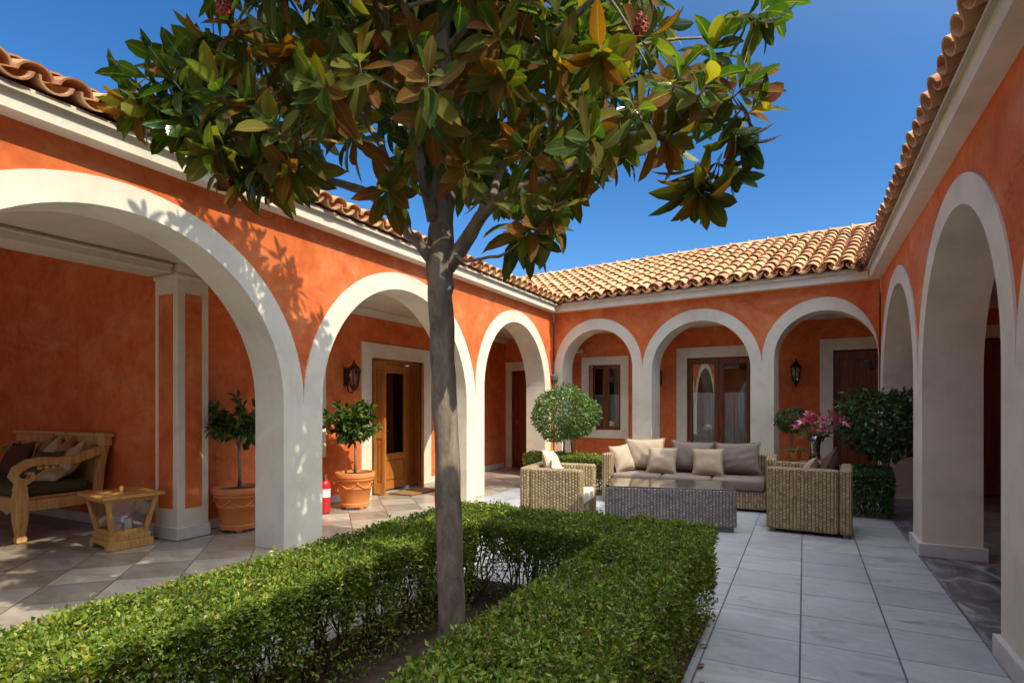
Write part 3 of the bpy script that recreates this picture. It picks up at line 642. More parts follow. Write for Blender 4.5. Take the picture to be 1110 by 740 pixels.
# ------------------------------------------------------------------ clipped hedges
def box_hedge(root, boxes, h, dens, seed, leaf=.022, tilt_low=.0, sparse=True, m='hedge'):
    """boxes (x0,x1,y0,y1): leaves on top and sides, thinning to bare twigs near the ground"""
    rng = np.random.default_rng(seed); CC = []; DD = []; NN = []
    def inside(p, e=.03):
        r = np.zeros(len(p), bool)
        for (x0, x1, y0, y1) in boxes: r |= (p[:, 0] > x0 + e) & (p[:, 0] < x1 - e) & (p[:, 1] > y0 + e) & (p[:, 1] < y1 - e)
        return r
    for (x0, x1, y0, y1) in boxes:
        n = int((x1 - x0) * (y1 - y0) * dens * 1.25)
        p = np.stack([rng.uniform(x0, x1, n), rng.uniform(y0, y1, n), np.full(n, h)], 1)
        p[:, 2] += .022 * vnoise(p, 9, seed) + .012 * vnoise(p, 30, seed + 3) - np.abs(rng.normal(0, .035, n)) + (rng.random(n) < .05) * rng.random(n) * .045
        edge = np.minimum.reduce([p[:, 0] - x0, x1 - p[:, 0], p[:, 1] - y0, y1 - p[:, 1]]); p[:, 2] -= .05 * np.exp(-np.maximum(edge, 0) / .03) * ~inside(p, .08)
        CC.append(p); DD.append(unit(rng.normal(size=(n, 3)) * .7 + [0, 0, .45])); NN.append(unit(rng.normal(size=(n, 3)) * .6 + [0, 0, 1]))
        for ax, val, sgn, a0, a1 in ((0, x0, -1, y0, y1), (0, x1, 1, y0, y1), (1, y0, -1, x0, x1), (1, y1, 1, x0, x1)):
            n = int((a1 - a0) * h * dens * 1.45); t = rng.uniform(a0, a1, n); z = h * rng.random(n) ** .8
            p = np.zeros((n, 3)); p[:, ax] = val; p[:, 1 - ax] = t; p[:, 2] = z
            dep = np.abs(rng.normal(0, .045, n)) + .02 * (vnoise(p, 8, seed + 5) + 1) - (rng.random(n) < .05) * rng.random(n) * .03
            p[:, ax] -= sgn * (dep - .015)
            keep = ~inside(p + np.eye(3)[ax] * sgn * .06, .0)
            if sparse:
                q = p.copy(); q[:, 2] *= .6
                cl = vnoise(q, 11, seed + 9); thr = np.clip((h * .86 - z) / (h * .70), 0, 1)
                keep &= (cl > -1.2 + 2.9 * thr) | (rng.random(n) < .32 - .17 * thr)
            keep &= z > .03
            nv = np.zeros(3); nv[ax] = sgn; p = p[keep]; n = len(p)
            CC.append(p); DD.append(unit(rng.normal(size=(n, 3)) * .7 + nv * .4 + [0, 0, .15])); NN.append(unit(rng.normal(size=(n, 3)) * .6 + nv * .7 + [0, 0, .5]))
    C = np.concatenate(CC); n = len(C); L = leaf * (.5 + .95 * rng.random(n) ** 1.3)
    V, F = small_leaves(C, np.concatenate(DD), np.concatenate(NN), L, L * .55, .2)
    np_obj('foliage', V, F, M[m], root, smooth=False)
    # inner sprays
    CC = []
    for (x0, x1, y0, y1) in boxes:
        n = int((x1 - x0) * (y1 - y0) * h * dens * (.32 if sparse else 1.2)); CC.append(np.stack([rng.uniform(x0 + .06, x1 - .06, n), rng.uniform(y0 + .06, y1 - .06, n), h * (.42 + .52 * rng.random(n) ** .40)], 1))
    C = np.concatenate(CC); n = len(C); L = leaf * 1.3 * (.65 + .7 * rng.random(n))
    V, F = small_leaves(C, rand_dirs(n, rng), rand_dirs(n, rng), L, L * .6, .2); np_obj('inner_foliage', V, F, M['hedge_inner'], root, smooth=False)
    st = MB()
    for (x0, x1, y0, y1) in boxes:
        for _ in range(int((x1 - x0) * (y1 - y0) * 75)):
            x, y = rng.uniform(x0 + .1, x1 - .1), rng.uniform(y0 + .1, y1 - .1); pts = [(x, y, 0)]
            for k in range(1, 5): pts.append((pts[-1][0] + rng.normal(0, .035), pts[-1][1] + rng.normal(0, .035), h * .92 * k / 4))
            st.tube(pts, [.008, .006, .005, .004, .002], 4, cap=False)
            for q in range(2):
                b0 = pts[1 + q]; st.tube([b0, (b0[0] + rng.normal(0, .09), b0[1] + rng.normal(0, .09), b0[2] + .16)], [.004, .0015], 3, cap=False)
    st.build('stems', M['twig'], root, recalc=False, smooth=True)
HG = thing('clipped_hedge', 'clipped green hedge enclosing the tree bed on three sides, sunlit on its left run', 'hedge', (-1.5, 2.0, 0))
ox, oy = -1.5, 2.0
box_hedge(HG, [(a - ox, b_ - ox, c - oy, d - oy) for a, b_, c, d in ((HX[0], HX[1], HY0, HY2), (HX[1], HX[2], HY1, HY2), (HX[2], HX[3], HY0, HY2))], .60, 19000, 21, leaf=.0225)
H2 = thing('low_hedge', 'low sunlit hedge behind the left wicker armchair, under the round topiary', 'hedge', (-3.3, 8.75, 0), R(-6))
box_hedge(H2, [(-.85, .85, -.28, .28)], .58, 5000, 22, leaf=.036, sparse=False)
H3 = thing('low_hedge', 'dark low hedge in the shade right of the right armchair, below the round bush', 'hedge', (.71, 8.52, 0), R(-3))
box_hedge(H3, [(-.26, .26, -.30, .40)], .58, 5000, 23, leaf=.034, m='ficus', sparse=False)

def ball_tree(name, label, cat, loc, zc, rad, n, L, W, m, seed, stems, flat=1.0, shell=.35, lump=.08, group=None):
    o = thing(name, label, cat, loc, 0, group)
    V, F = ball_leaves((0, 0, zc), rad, n, L, W, seed, shell, flat, lump=lump); np_obj('crown', V, F, M[m], o, smooth=False)
    b = MB(); rng = random.Random(seed)
    for (dx, dy, r) in stems:
        b.tube([(dx, dy, 0), (dx * .9 + .01, dy, zc * .4), (dx * .6, dy * .6, zc - rad * .6), (dx * .2, 0, zc)], [r, r * .9, r * .8, r * .5], 7)
        for k in range(10):
            a = rng.random() * 6.28; e_ = rng.random() * 1.6 - .5; q = .75 * rad
            b.tube([(dx * .4, dy * .4, zc - rad * .5), (q * .5 * cos(a), q * .5 * sin(a), zc - rad * .15 + .3 * q * e_), (q * cos(a) * cos(e_), q * sin(a) * cos(e_), zc + q * sin(e_))], [r * .5, r * .35, r * .12], 5)
    b.build('trunk', M['bark'], o, smooth=True); return o
ball_tree('round_topiary', 'sunlit round topiary ball on thin stems behind the left armchair', 'topiary', (-3.50, 8.82, 0), 1.24, .55, 5200, .062, .026, 'ficus', 31, [(-.06, 0, .02), (.10, .05, .02), (.22, -.03, .012)], flat=.80, lump=.13)
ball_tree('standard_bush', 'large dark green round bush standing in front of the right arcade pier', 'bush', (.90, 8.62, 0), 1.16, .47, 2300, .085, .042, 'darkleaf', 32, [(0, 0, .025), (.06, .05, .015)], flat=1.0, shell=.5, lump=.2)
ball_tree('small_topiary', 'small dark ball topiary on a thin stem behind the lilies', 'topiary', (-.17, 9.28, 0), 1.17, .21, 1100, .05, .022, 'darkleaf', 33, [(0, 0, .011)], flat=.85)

# ------------------------------------------------------------------ magnolia
TX, TY = P(492, 748, 2.8)[:2]
MG = thing('magnolia_tree', 'magnolia tree with glossy leaves, rusty below, growing from the hedged bed in the middle', 'tree', (TX, TY, 0))
T0 = np.array([TX, TY, 0])
def pl_(*pts): return [P(u, v, F) for u, v, F in pts]
limbs = [
    (pl_((492, 757, 2.8), (491, 730, 2.8), (489.5, 640, 2.8), (487, 560, 2.8), (484, 470, 2.8), (480, 390, 2.8), (477.5, 320, 2.8), (477, 285, 2.8), (479, 240, 2.81), (480, 200, 2.82), (482, 120, 2.84), (480, 40, 2.85), (486, -60, 2.83), (478, -180, 2.8), (482, -290, 2.8), (480, -370, 2.8)),
     [.092, .073, .066, .064, .062, .060, .061, .069, .058, .060, .050, .043, .034, .024, .015, .006]),
    (pl_((474, 292, 2.79), (461, 271, 2.76), (441, 249, 2.72), (421, 226, 2.68), (392, 206, 2.62), (352, 194, 2.55), (300, 170, 2.48), (250, 145, 2.42), (200, 120, 2.38)), [.034, .030, .026, .023, .020, .017, .013, .010, .006]),
    (pl_((436, 244, 2.71), (428, 190, 2.74), (395, 130, 2.8), (340, 80, 2.9), (270, 50, 3.0), (200, 60, 3.05)), [.018, .016, .014, .011, .009, .005]),
    (pl_((470, 240, 2.78), (457, 180, 2.7), (440, 110, 2.6), (422, 40, 2.5), (398, -50, 2.4), (370, -150, 2.35)), [.034, .028, .024, .020, .015, .006]),
    (pl_((485, 290, 2.79), (505, 262, 2.76), (527, 228, 2.7), (556, 207, 2.66), (600, 192, 2.62), (650, 160, 2.55), (710, 140, 2.5), (770, 130, 2.45), (810, 130, 2.42)), [.040, .036, .030, .026, .022, .017, .013, .010, .006]),
    (pl_((532, 222, 2.69), (545, 180, 2.78), (580, 140, 2.9), (620, 90, 3.05), (690, 50, 3.2), (770, 40, 3.3)), [.022, .019, .016, .013, .010, .005]),
    (pl_((487, 220, 2.8), (498, 150, 2.9), (510, 80, 3.05), (530, 10, 3.2), (560, -60, 3.4), (590, -140, 3.5)), [.032, .027, .022, .017, .011, .005]),
    (pl_((484, 190, 2.82), (515, 120, 2.7), (560, 70, 2.55), (620, 20, 2.4), (690, -40, 2.3), (760, -80, 2.2)), [.028, .024, .019, .014, .010, .005]),
    (pl_((478, 170, 2.8), (470, 110, 2.95), (440, 60, 3.2), (400, 30, 3.5), (360, 10, 3.7)), [.026, .02, .015, .01, .005]),
    (pl_((478, 120, 2.8), (460, 60, 2.6), (430, -10, 2.35), (380, -80, 2.1), (330, -140, 1.95)), [.024, .02, .015, .01, .005]),
    (pl_((482, 60, 2.85), (540, -20, 2.7), (610, -110, 2.5), (680, -170, 2.4)), [.022, .016, .01, .005]),
    (pl_((482, -20, 2.83), (440, -110, 2.9), (390, -200, 3.0), (340, -260, 3.1)), [.02, .014, .009, .004]),
    (pl_((483, -90, 2.82), (530, -190, 2.95), (600, -260, 3.2)), [.016, .01, .004]),
    (pl_((492, 275, 2.78), (507, 282, 2.6), (540, 278, 2.5), (565, 262, 2.45), (600, 240, 2.4)), [.010, .008, .007, .005, .003]),
]
tb = MB()
nodes = []
for li, (pts, rad) in enumerate(limbs):
    pts = [p - T0 for p in pts]
    if li == 0: pts[0][2] = 0.0
    fine = []; fr_ = []
    for i in range(len(pts) - 1):                       # Catmull-Rom
        p0, p1, p2, p3 = pts[max(i - 1, 0)], pts[i], pts[i + 1], pts[min(i + 2, len(pts) - 1)]
        for k in range(4):
            t = k / 4; fine.append(.5 * (2 * p1 + (p2 - p0) * t + (2 * p0 - 5 * p1 + 4 * p2 - p3) * t * t + (3 * p1 - p0 - 3 * p2 + p3) * t ** 3)); fr_.append(rad[i] + (rad[i + 1] - rad[i]) * t)
    fine.append(pts[-1]); fr_.append(rad[-1])
    tb.tube([tuple(p + (RNG.normal(0, .003, 3) if i > 2 else 0)) for i, p in enumerate(fine)], [r * (1 + RNG.normal(0, .03)) for r in fr_], 14 if li == 0 else 8)
    for i, p in enumerate(fine):
        if fr_[i] < .045: nodes.append(np.append(p, fr_[i]))
nodes = np.array(nodes)
# crown outline of the visible lower half (pixels of the photograph only bound where twigs end)
SIL = [(135, 60), (128, 100), (140, 130), (190, 165), (235, 190), (262, 208), (300, 216), (340, 212), (400, 232), (445, 222), (500, 205), (520, 262), (560, 284), (600, 274), (628, 250), (650, 216), (700, 190), (730, 236), (760, 240), (795, 228), (838, 190), (845, 120), (820, 60), (852, 30), (850, -40), (130, -40), (220, -10), (215, 40), (165, 50)]
def in_poly(u, v, poly):
    c = False; j = len(poly) - 1
    for i in range(len(poly)):
        (x0, y0), (x1, y1) = poly[i], poly[j]
        if (y0 > v) != (y1 > v) and u < (x1 - x0) * (v - y0) / (y1 - y0) + x0: c = not c
        j = i
    return c
ros = []
HOLES = [(720, 205, 20), (390, 190, 34), (352, 165, 22), (775, 15, 22), (800, 60, 16), (455, 215, 26), (430, 160, 20), (540, 110, 16), (510, 60, 14)]
rng = np.random.default_rng(5)
def try_add(p):
    u, v, F = proj(p)
    if F < 2.0: return False
    m_ = 26 * 2.6 / F
    if abs(u - 481) < 15 and v < 100 and F < 2.85: return False
    if v > -30:
        for dx, dy in ((0, 0), (-m_, 0), (m_, 0), (0, m_ * .8)):
            if not in_poly(u + dx, min(v + dy, 400) if v + dy > -30 else v, SIL): return False
        for hx, hy, hr in HOLES:
            if (u - hx) ** 2 + (v - hy) ** 2 < hr * hr: return False
    for q in ros:
        if np.sum((q - p) ** 2) < .138 ** 2: return False
    ros.append(p); return True
for (u, v, F) in [(178, 68, 2.5), (145, 95, 2.6), (190, 90, 2.35), (205, 75, 2.6), (200, 130, 2.4), (215, 105, 2.5), (185, 140, 2.6), (220, 145, 2.55), (255, 150, 2.6), (265, 195, 2.5), (240, 185, 2.55), (225, 60, 2.7), (255, 25, 2.5), (160, 85, 2.42), (168, 112, 2.45), (150, 118, 2.5), (232, 45, 2.6), (240, 100, 2.35), (275, 120, 2.4), (235, 165, 2.4), (285, 178, 2.45), (315, 185, 2.4), (300, 140, 2.3), (330, 150, 2.5), (360, 110, 2.35), (390, 70, 2.3), (320, 60, 2.5), (270, 70, 2.5),
                  (700, 40, 2.35), (735, 85, 2.4), (765, 92, 2.35), (805, 95, 2.35), (815, 120, 2.4), (800, 150, 2.38), (790, 185, 2.42), (755, 195, 2.45), (760, 210, 2.4), (640, 150, 2.3), (670, 165, 2.4), (600, 225, 2.4), (575, 250, 2.42), (560, 240, 2.5), (615, 200, 2.5), (690, 120, 2.3), (720, 150, 2.45), (650, 60, 2.3), (600, 60, 2.4), (420, 205, 2.55), (505, 180, 2.5), (465, 130, 2.35), (540, 40, 2.3), (455, 60, 2.4), (830, 10, 2.6), (822, 25, 2.6)]:
    ros.append(P(u, v, F))
cc = np.array([TX, TY, 3.75]) + np.array([-SY, CY, 0]) * .35
for _ in range(26000):
    if len(ros) > 600: break
    d = unit(rng.normal(size=3)); r = rng.random() ** .42
    p = cc + d * r * np.array([1.62, 1.55, 1.62 if d[2] < 0 else 1.5])
    if p[2] < 2.15 or (p[2] > 3.15 and p[0] > TX + .95 - .25 * (p[2] - 3.15)): continue
    try_add(p)
LC, LD, LN, LL, LW_, LCU = [], [], [], [], [], []
tw = MB()
for p in ros:
    q = p - T0; dd = nodes[:, :3] - q; dist = np.linalg.norm(dd, axis=1) + .35 * np.maximum(nodes[:, 2] - q[2] + .05, 0)
    nd = nodes[np.argmin(dist)]; s_ = nd[:3]
    axis = unit(unit(q - s_) * .7 + unit(q + T0 - cc + np.array([0, 0, .6])) * .7 + np.array([0, 0, .35]) + rng.normal(0, .18, 3))
    mid = (s_ + q) / 2 + rng.normal(0, .03, 3) + np.array([0, 0, -.03]); rr = min(.008 + .006 * np.linalg.norm(q - s_), nd[3] * .7)
    tw.tube([tuple(s_), tuple(mid), tuple(q - axis * .05), tuple(q + axis * .03)], [rr, rr * .75, max(rr * .55, .004), .003], 5)
    nodes = np.vstack([nodes, np.append(mid, max(rr * .8, .005)), np.append(q - axis * .06, max(rr * .6, .004))])
    x = unit(np.cross(axis, [.3, .2, .9])); y = np.cross(axis, x); k = rng.integers(11, 17); ph = rng.random() * 6.28
    for j in range(k):
        f = j / (k - 1); th = R(22 + 88 * f + rng.normal(0, 9)); a = ph + j * 2.39996
        rad = x * cos(a) + y * sin(a)
        D = axis * cos(th) + rad * sin(th); N = axis * sin(th) - rad * cos(th)
        D = unit(D + np.array([0, 0, -.85 * f ** 1.3])); LC.append(q + axis * (.03 - .10 * f) + rad * .008); LD.append(D); LN.append(unit(N + rng.normal(0, .12, 3)))
        LL.append((.130 + .045 * f) * (.8 + .4 * rng.random())); LW_.append(.060 * (.8 + .45 * rng.random())); LCU.append(rng.normal(.17, .19))
V, F = big_leaves(np.array(LC), np.array(LD), np.array(LN), np.array(LL), np.array(LW_), np.array(LCU)); LUV = np.tile(np.stack([np.tile([1.0, .5, 0.0], len(XS)), np.repeat(XS, 3)], 1), (len(LC), 1)); np_obj('crown', V, F, M['magnolia'], MG, uv=LUV)
tb.v += []; base_n = len(tb.v); tb.add(tw.v, tw.f); tb.build('trunk', M['bark'], MG, smooth=True, recalc=False)
for (u, v, F) in ((243, 8, 2.45), (694, 28, 2.38)):
    c = P(u, v, F) - T0; b = MB()
    b.lathe([(.004, -.05), (.016, -.045), (.026, -.02), (.028, .005), (.020, .035), (.006, .055)], 14, tuple(c))
    for j in range(46):
        f = j / 45; z = -.045 + .095 * f; r = .029 * sin(PI * (f * .8 + .12)); a = j * 2.4
        b.lathe([(.0002, -.007), (.006, -.003), (.006, .003), (.0002, .007)], 5, (c[0] + r * cos(a), c[1] + r * sin(a), c[2] + z))
    b.build('seed_cone', M['cone'], MG, smooth=True)

# ------------------------------------------------------------------ potted trees
def potted(loc, label, seed, crown_c, crown_r, sz):
    o = thing('potted_tree', label, 'potted tree', loc, R(20 * seed), 'terracotta potted trees in the left arcade')
    b = MB(); k = sz
    b.lathe([(.16 * k, .035), (.19 * k, .035), (.195 * k, .075), (.185 * k, .085), (.215 * k, .27), (.222 * k, .275), (.222 * k, .29), (.215 * k, .295), (.232 * k, .375), (.25 * k, .385), (.255 * k, .40), (.248 * k, .415), (.265 * k, .425), (.268 * k, .475), (.258 * k, .487), (.235 * k, .487), (.225 * k, .45), (.05, .44), (.0005, .44)], 48)
    pot = b.build('pot', M['terracotta'], o, smooth=True)
    md = pot.modifiers.new('edge', 'EDGE_SPLIT'); md.split_angle = R(50)
    g = MB()
    for s in range(6):                                    # garland swags in relief
        a0 = 2 * PI * s / 6; pts = []
        for i in range(9):
            f = i / 8; a = a0 + f * 2 * PI / 6; z = .355 - .07 * sin(PI * f); pts.append(((.228 * k) * cos(a), (.228 * k) * sin(a), z)) 
        g.tube([(x * (.995 - .16 * (.36 - z)), y * (.995 - .16 * (.36 - z)), z) for x, y, z in pts], [.007, .009, .012, .014, .015, .014, .012, .009, .007], 6)
        g.lathe([(.0005, -.02), (.016, -.012), (.018, .0), (.016, .012), (.0005, .02)], 8, ((.233 * k) * cos(a0), (.233 * k) * sin(a0), .355))
    g.build('garland_relief', M['terracotta'], pot, smooth=True)
    for s in range(3):
        a = 2 * PI * s / 3 + .4; f = MB(); f.lathe([(.032, 0), (.04, .036)], 8, (.15 * k * cos(a), .15 * k * sin(a), .0)); f.build('pot_foot', M['terracotta'], pot)
    s_ = MB(); s_.lathe([(.232 * k, .452), (.15 * k, .462), (.0005, .47)], 24); s_.build('soil', M['soil'], o)
    t = MB(); rng = np.random.default_rng(seed); C = []; D = []; N = []; cx, cy, cz = crown_c
    top = np.array([cx * .6, cy * .6, cz - crown_r * .45])
    t.tube([(0, 0, .45), (.012, .01, .62), (.0, -.01, .8), tuple(top)], [.021, .018, .017, .014], 8)
    for i in range(26):
        d = unit(rng.normal(size=3) + [0, 0, .15]); e_ = np.array(crown_c) + d * crown_r * np.array([1, 1, .85]) * (.65 + .45 * rng.random()); mid_ = (top + e_) / 2 + rng.normal(0, .03, 3)
        t.tube([tuple(top - [0, 0, .1 * rng.random()]), tuple(mid_), tuple(e_)], [.008, .005, .002], 5)
        for j in range(34):
            f = .25 + .75 * rng.random(); q = top + (mid_ - top) * min(1, f * 2) if f < .5 else mid_ + (e_ - mid_) * (f * 2 - 1)
            C.append(q + rng.normal(0, .02, 3)); D.append(unit(d * .5 + rng.normal(0, .7, 3) + [0, 0, -.25])); N.append(unit(np.array([0, 0, 1.]) + rng.normal(0, .5, 3)))
    n = len(C); V, F = big_leaves(np.array(C), np.array(D), np.array(N), (.105 * (.7 + .6 * rng.random(n))), .044 * (.8 + .4 * rng.random(n)), rng.normal(.15, .1, n)); np_obj('crown', V, F, M['citrus'], o)
    t.build('trunk', M['bark'], o, smooth=True)
potted((-5.62, 4.30, 0), 'potted tree in a garlanded terracotta pot, between the pilaster and the white pier', 3, (.0, -.03, 1.25), .37, 1.04)
potted((-5.42, 5.93, 0), 'potted tree in a sunlit terracotta pot, right of the red fire extinguisher', 4, (.0, .04, 1.14), .38, 1.0)

# ------------------------------------------------------------------ fire extinguisher, doormat
o = thing('fire_extinguisher', 'red fire extinguisher with a white label standing on the floor beside a white pier', 'fire extinguisher', (-5.50, 5.46, 0), R(-35))
b = MB(); b.lathe([(.062, .004), (.07, .015), (.07, .36), (.06, .40), (.032, .43), (.022, .435)], 24); b.build('cylinder', M['red'], o, smooth=True)
b = MB(); b.lathe([(.0712, .21), (.0712, .315)], 24); lb = b.build('label_band', M['white'], o)
b = MB(); b.lathe([(.02, .43), (.02, .47), (.012, .475)], 12); b.tube([(0, 0, .47), (.03, 0, .49), (.10, 0, .50)], .008, 6); b.tube([(.01, 0, .46), (.09, 0, .465)], .007, 6); b.build('valve_handle', M['grey'], o)
b = MB(); b.tube([(-.01, 0, .46), (-.07, .01, .44), (-.095, .02, .34), (-.085, .02, .2), (-.08, .02, .12)], [.01, .01, .01, .011, .015], 8); b.build('hose', M['rubber'], o, smooth=True)
o = thing('doormat', 'small brown doormat on the floor before the honey wood door', 'doormat', (-5.56, 7.45, .004))
b = MB(); b.box(-.22, .22, -.36, .36, 0, .014); b.build('coir_pad', M['mat'], o, bevel=.004)
b = MB(); b.box(-.235, .235, -.375, .375, -.002, .008); b.build('rim', M['brown'], o, bevel=.003)

# ------------------------------------------------------------------ cushions
def pillow(name, label, loc, rot, w, h, t, m, group, seed=0, parent=None):
    rng = np.random.default_rng(seed + 100); k = 16; V = []; lin = np.linspace(-1, 1, k + 1)
    X, Y = np.meshgrid(lin, lin, indexing='ij')
    pin = 1 - .10 * (1 - np.abs(Y) ** 2.2) * np.abs(X) ** 3; pin2 = 1 - .10 * (1 - np.abs(X) ** 2.2) * np.abs(Y) ** 3
    T = (np.clip(1 - np.abs(X) ** 2.6, 0, 1) ** .6) * (np.clip(1 - np.abs(Y) ** 2.6, 0, 1) ** .6)
    fs = []; n1 = (k + 1) ** 2
    wr = .10 * vnoise(np.stack([X.ravel() * 2, Y.ravel() * 2, np.zeros(n1)], 1), 2.2, seed).reshape(X.shape)
    sag = .06 * (1 - Y) / 2
    for sgn in (1, -1):
        Z = sgn * t / 2 * T * (1 + wr + sag * 2); V.append(np.stack([X * pin * w / 2, Y * pin2 * h / 2, Z], -1).reshape(-1, 3))
    V = np.concatenate(V); b = MB()
    idx = lambda s, i, j: s * n1 + i * (k + 1) + j
    for i in range(k):
        for j in range(k):
            b.f.append((idx(0, i, j), idx(0, i + 1, j), idx(0, i + 1, j + 1), idx(0, i, j + 1))); b.f.append((idx(1, i, j), idx(1, i, j + 1), idx(1, i + 1, j + 1), idx(1, i + 1, j)))
    b.v = [tuple(v) for v in V]
    o = b.build(name, m, None, smooth=True, weld=True); o.location = loc; o.rotation_euler = rot
    s = o.modifiers.new('soft', 'SUBSURF'); s.levels = 1; s.render_levels = 2
    tag(o, label, 'cushion', group)
    pip = MB(); ring = [V[idx(0, i, 0)] for i in range(k)] + [V[idx(0, k, j)] for j in range(k)] + [V[idx(0, i, k)] for i in range(k, 0, -1)] + [V[idx(0, 0, j)] for j in range(k, 0, -1)]
    pip.tube([tuple(p) for p in ring] + [tuple(ring[0])], .005, 5, cap=False); pip.build('piping', m, o, smooth=True)
    return o
def soft_box(b, x0, x1, y0, y1, z0, z1): return b.box(x0, x1, y0, y1, z0, z1)

# ------------------------------------------------------------------ wicker furniture (front faces -Y in its own space)
def wicker_box(b, x0, x1, y0, y1, z0, z1): b.box(x0, x1, y0, y1, z0, z1)
def wicker_seat(name, label, cat, loc, rz, w, d, h, arm, ncush, m, group, seat_m, seat_h=.28):
    o = thing(name, label, cat, loc, rz, group); fo = .035
    b = MB(); b.box(-w / 2 + arm, w / 2 - arm, -d / 2 + .02, d / 2 - arm, fo, seat_h); b.build('seat_base', m, o, uv=True, bevel=.012)
    b = MB(); b.box(-w / 2, w / 2, d / 2 - arm, d / 2, fo, h); b.build('backrest', m, o, uv=True, bevel=.03, seg=3)
    for s in (-1, 1):
        b = MB(); x0, x1 = (-w / 2, -w / 2 + arm) if s < 0 else (w / 2 - arm, w / 2); b.box(x0, x1, -d / 2, d / 2 - arm - .001, fo, h - .004); b.build('armrest', m, o, uv=True, bevel=.03, seg=3)
    cw = (w - 2 * arm) / ncush
    for i in range(ncush):
        b = MB(); x = -w / 2 + arm + i * cw; b.box(x + .006, x + cw - .006, -d / 2 - .01, d / 2 - arm - .01, seat_h + .003, seat_h + .145); q = b.build('seat_cushion', seat_m, o, bevel=.04, seg=4, smooth=True)
    for sx in (-1, 1):
        for sy in (-1, 1):
            f = MB(); f.box(sx * (w / 2 - .06) - .025, sx * (w / 2 - .06) + .025, sy * (d / 2 - .06) - .025, sy * (d / 2 - .06) + .025, 0, fo); f.build('foot', M['grey'], o)
    return o
GA = 'wicker armchairs facing each other across the table'
A_L = R(96); LCp = (-2.55, 6.20, 0)
wicker_seat('wicker_armchair', 'pale sunlit wicker armchair with two cream cushions, at the left end of the table', 'armchair', LCp, A_L, .74, .72, .69, .12, 1, M['wicker'], GA, M['pale'])
A_R = R(-94)
def world(loc, rz, p): c_, s_ = cos(rz), sin(rz); return (loc[0] + p[0] * c_ - p[1] * s_, loc[1] + p[0] * s_ + p[1] * c_, loc[2] + p[2])
RCp = (.06, 7.28, 0)
wicker_seat('wicker_armchair', 'brown wicker armchair in the shade seen from its side, right of the table', 'armchair', RCp, A_R, .80, .82, .715, .12, 1, M['wicker'], GA, M['taupe'])
SO = (-1.47, 8.40, 0); A_S = R(2)
wicker_seat('wicker_sofa', 'long wicker sofa with taupe seat cushions standing in front of the back arches', 'sofa', SO, A_S, 2.30, .86, .70, .14, 3, M['wicker'], None, M['taupe'], .27)
A_T = R(14); TT = thing('coffee_table', 'grey wicker coffee table with a dark glass top between the armchairs', 'coffee table', (-1.43, 6.83, 0), A_T)
TW, TD = 1.42, .74
b = MB(); b.box(-TW / 2, TW / 2, -TD / 2, TD / 2, .055, .458); b.build('table_body', M['wicker_grey'], TT, uv=True, bevel=.012)
b = MB(); b.box(-TW / 2 + .03, TW / 2 - .03, -TD / 2 + .03, TD / 2 - .03, 0, .054); b.build('table_base', M['grey'], TT, uv=True)
b = MB(); b.box(-TW / 2 + .006, TW / 2 - .006, -TD / 2 + .006, TD / 2 - .006, .4605, .470); b.build('glass_top', M['tglass'], TT, bevel=.002)
GS = 'cushions on the wicker sofa'
def on(loc, rz, p, rx, ry=0, rzz=0):   # a cushion standing in furniture space
    m4 = Matrix.Rotation(rz, 4, 'Z') @ Matrix.Rotation(rzz, 4, 'Z') @ Matrix.Rotation(rx, 4, 'X') @ Matrix.Rotation(ry, 4, 'Z'); return world(loc, rz, p), m4.to_euler()
def cush(label, base, p, rx, w, h, t, m, group, seed, ry=0, rzz=0, name='cushion'):
    l, r = on(base[0], base[1], p, rx, ry, rzz); return pillow(name, label, l, r, w, h, t, m, group, seed)
S_ = (SO, A_S)
cush('large tan back cushion at the left end of the wicker sofa, half in sun', S_, (-.66, .17, .66), R(74), .60, .48, .20, M['tan'], GS, 1, R(2))
cush('large taupe back cushion in the middle of the wicker sofa', S_, (.02, .18, .645), R(75), .62, .46, .20, M['taupe'], GS, 2, R(-2))
cush('large taupe back cushion at the right end of the wicker sofa', S_, (.64, .16, .645), R(72), .62, .46, .20, M['taupe'], GS, 3, R(2))
cush('small tan cushion leaning on the left arm of the wicker sofa', S_, (-.93, -.10, .61), R(70), .42, .40, .15, M['tan'], GS, 4, R(4), R(62))
cush('small tan cushion left of the middle, propped on the sofa back cushions', S_, (-.36, -.06, .60), R(66), .42, .40, .15, M['tan'], GS, 5, R(-1))
cush('small tan cushion right of the middle, propped between the taupe back cushions', S_, (.27, -.06, .60), R(66), .42, .40, .15, M['tan'], GS, 6, R(2))
L_ = (LCp, A_L); GL = 'cushions on the left wicker armchair'
cush('cream cushion standing at the back of the left armchair', L_, (.14, .13, .66), R(72), .42, .40, .15, M['pale'], GL, 7, R(-6))
cush('smaller cream cushion lying lower in the left armchair, right of the other', L_, (-.12, -.05, .60), R(52), .36, .34, .13, M['pale'], GL, 8, R(8), R(12))
R_ = (RCp, A_R); GR = 'cushions on the right wicker armchair'
cush('tan cushion peeking over the side of the right armchair, left of the brown one', R_, (-.05, -.02, .62), R(60), .42, .40, .15, M['tan'], GR, 9, R(10), R(-8))
cush('brown cushion peeking over the side of the right armchair', R_, (-.08, .17, .66), R(70), .44, .44, .17, M['brown'], GR, 10, R(22), R(-6))

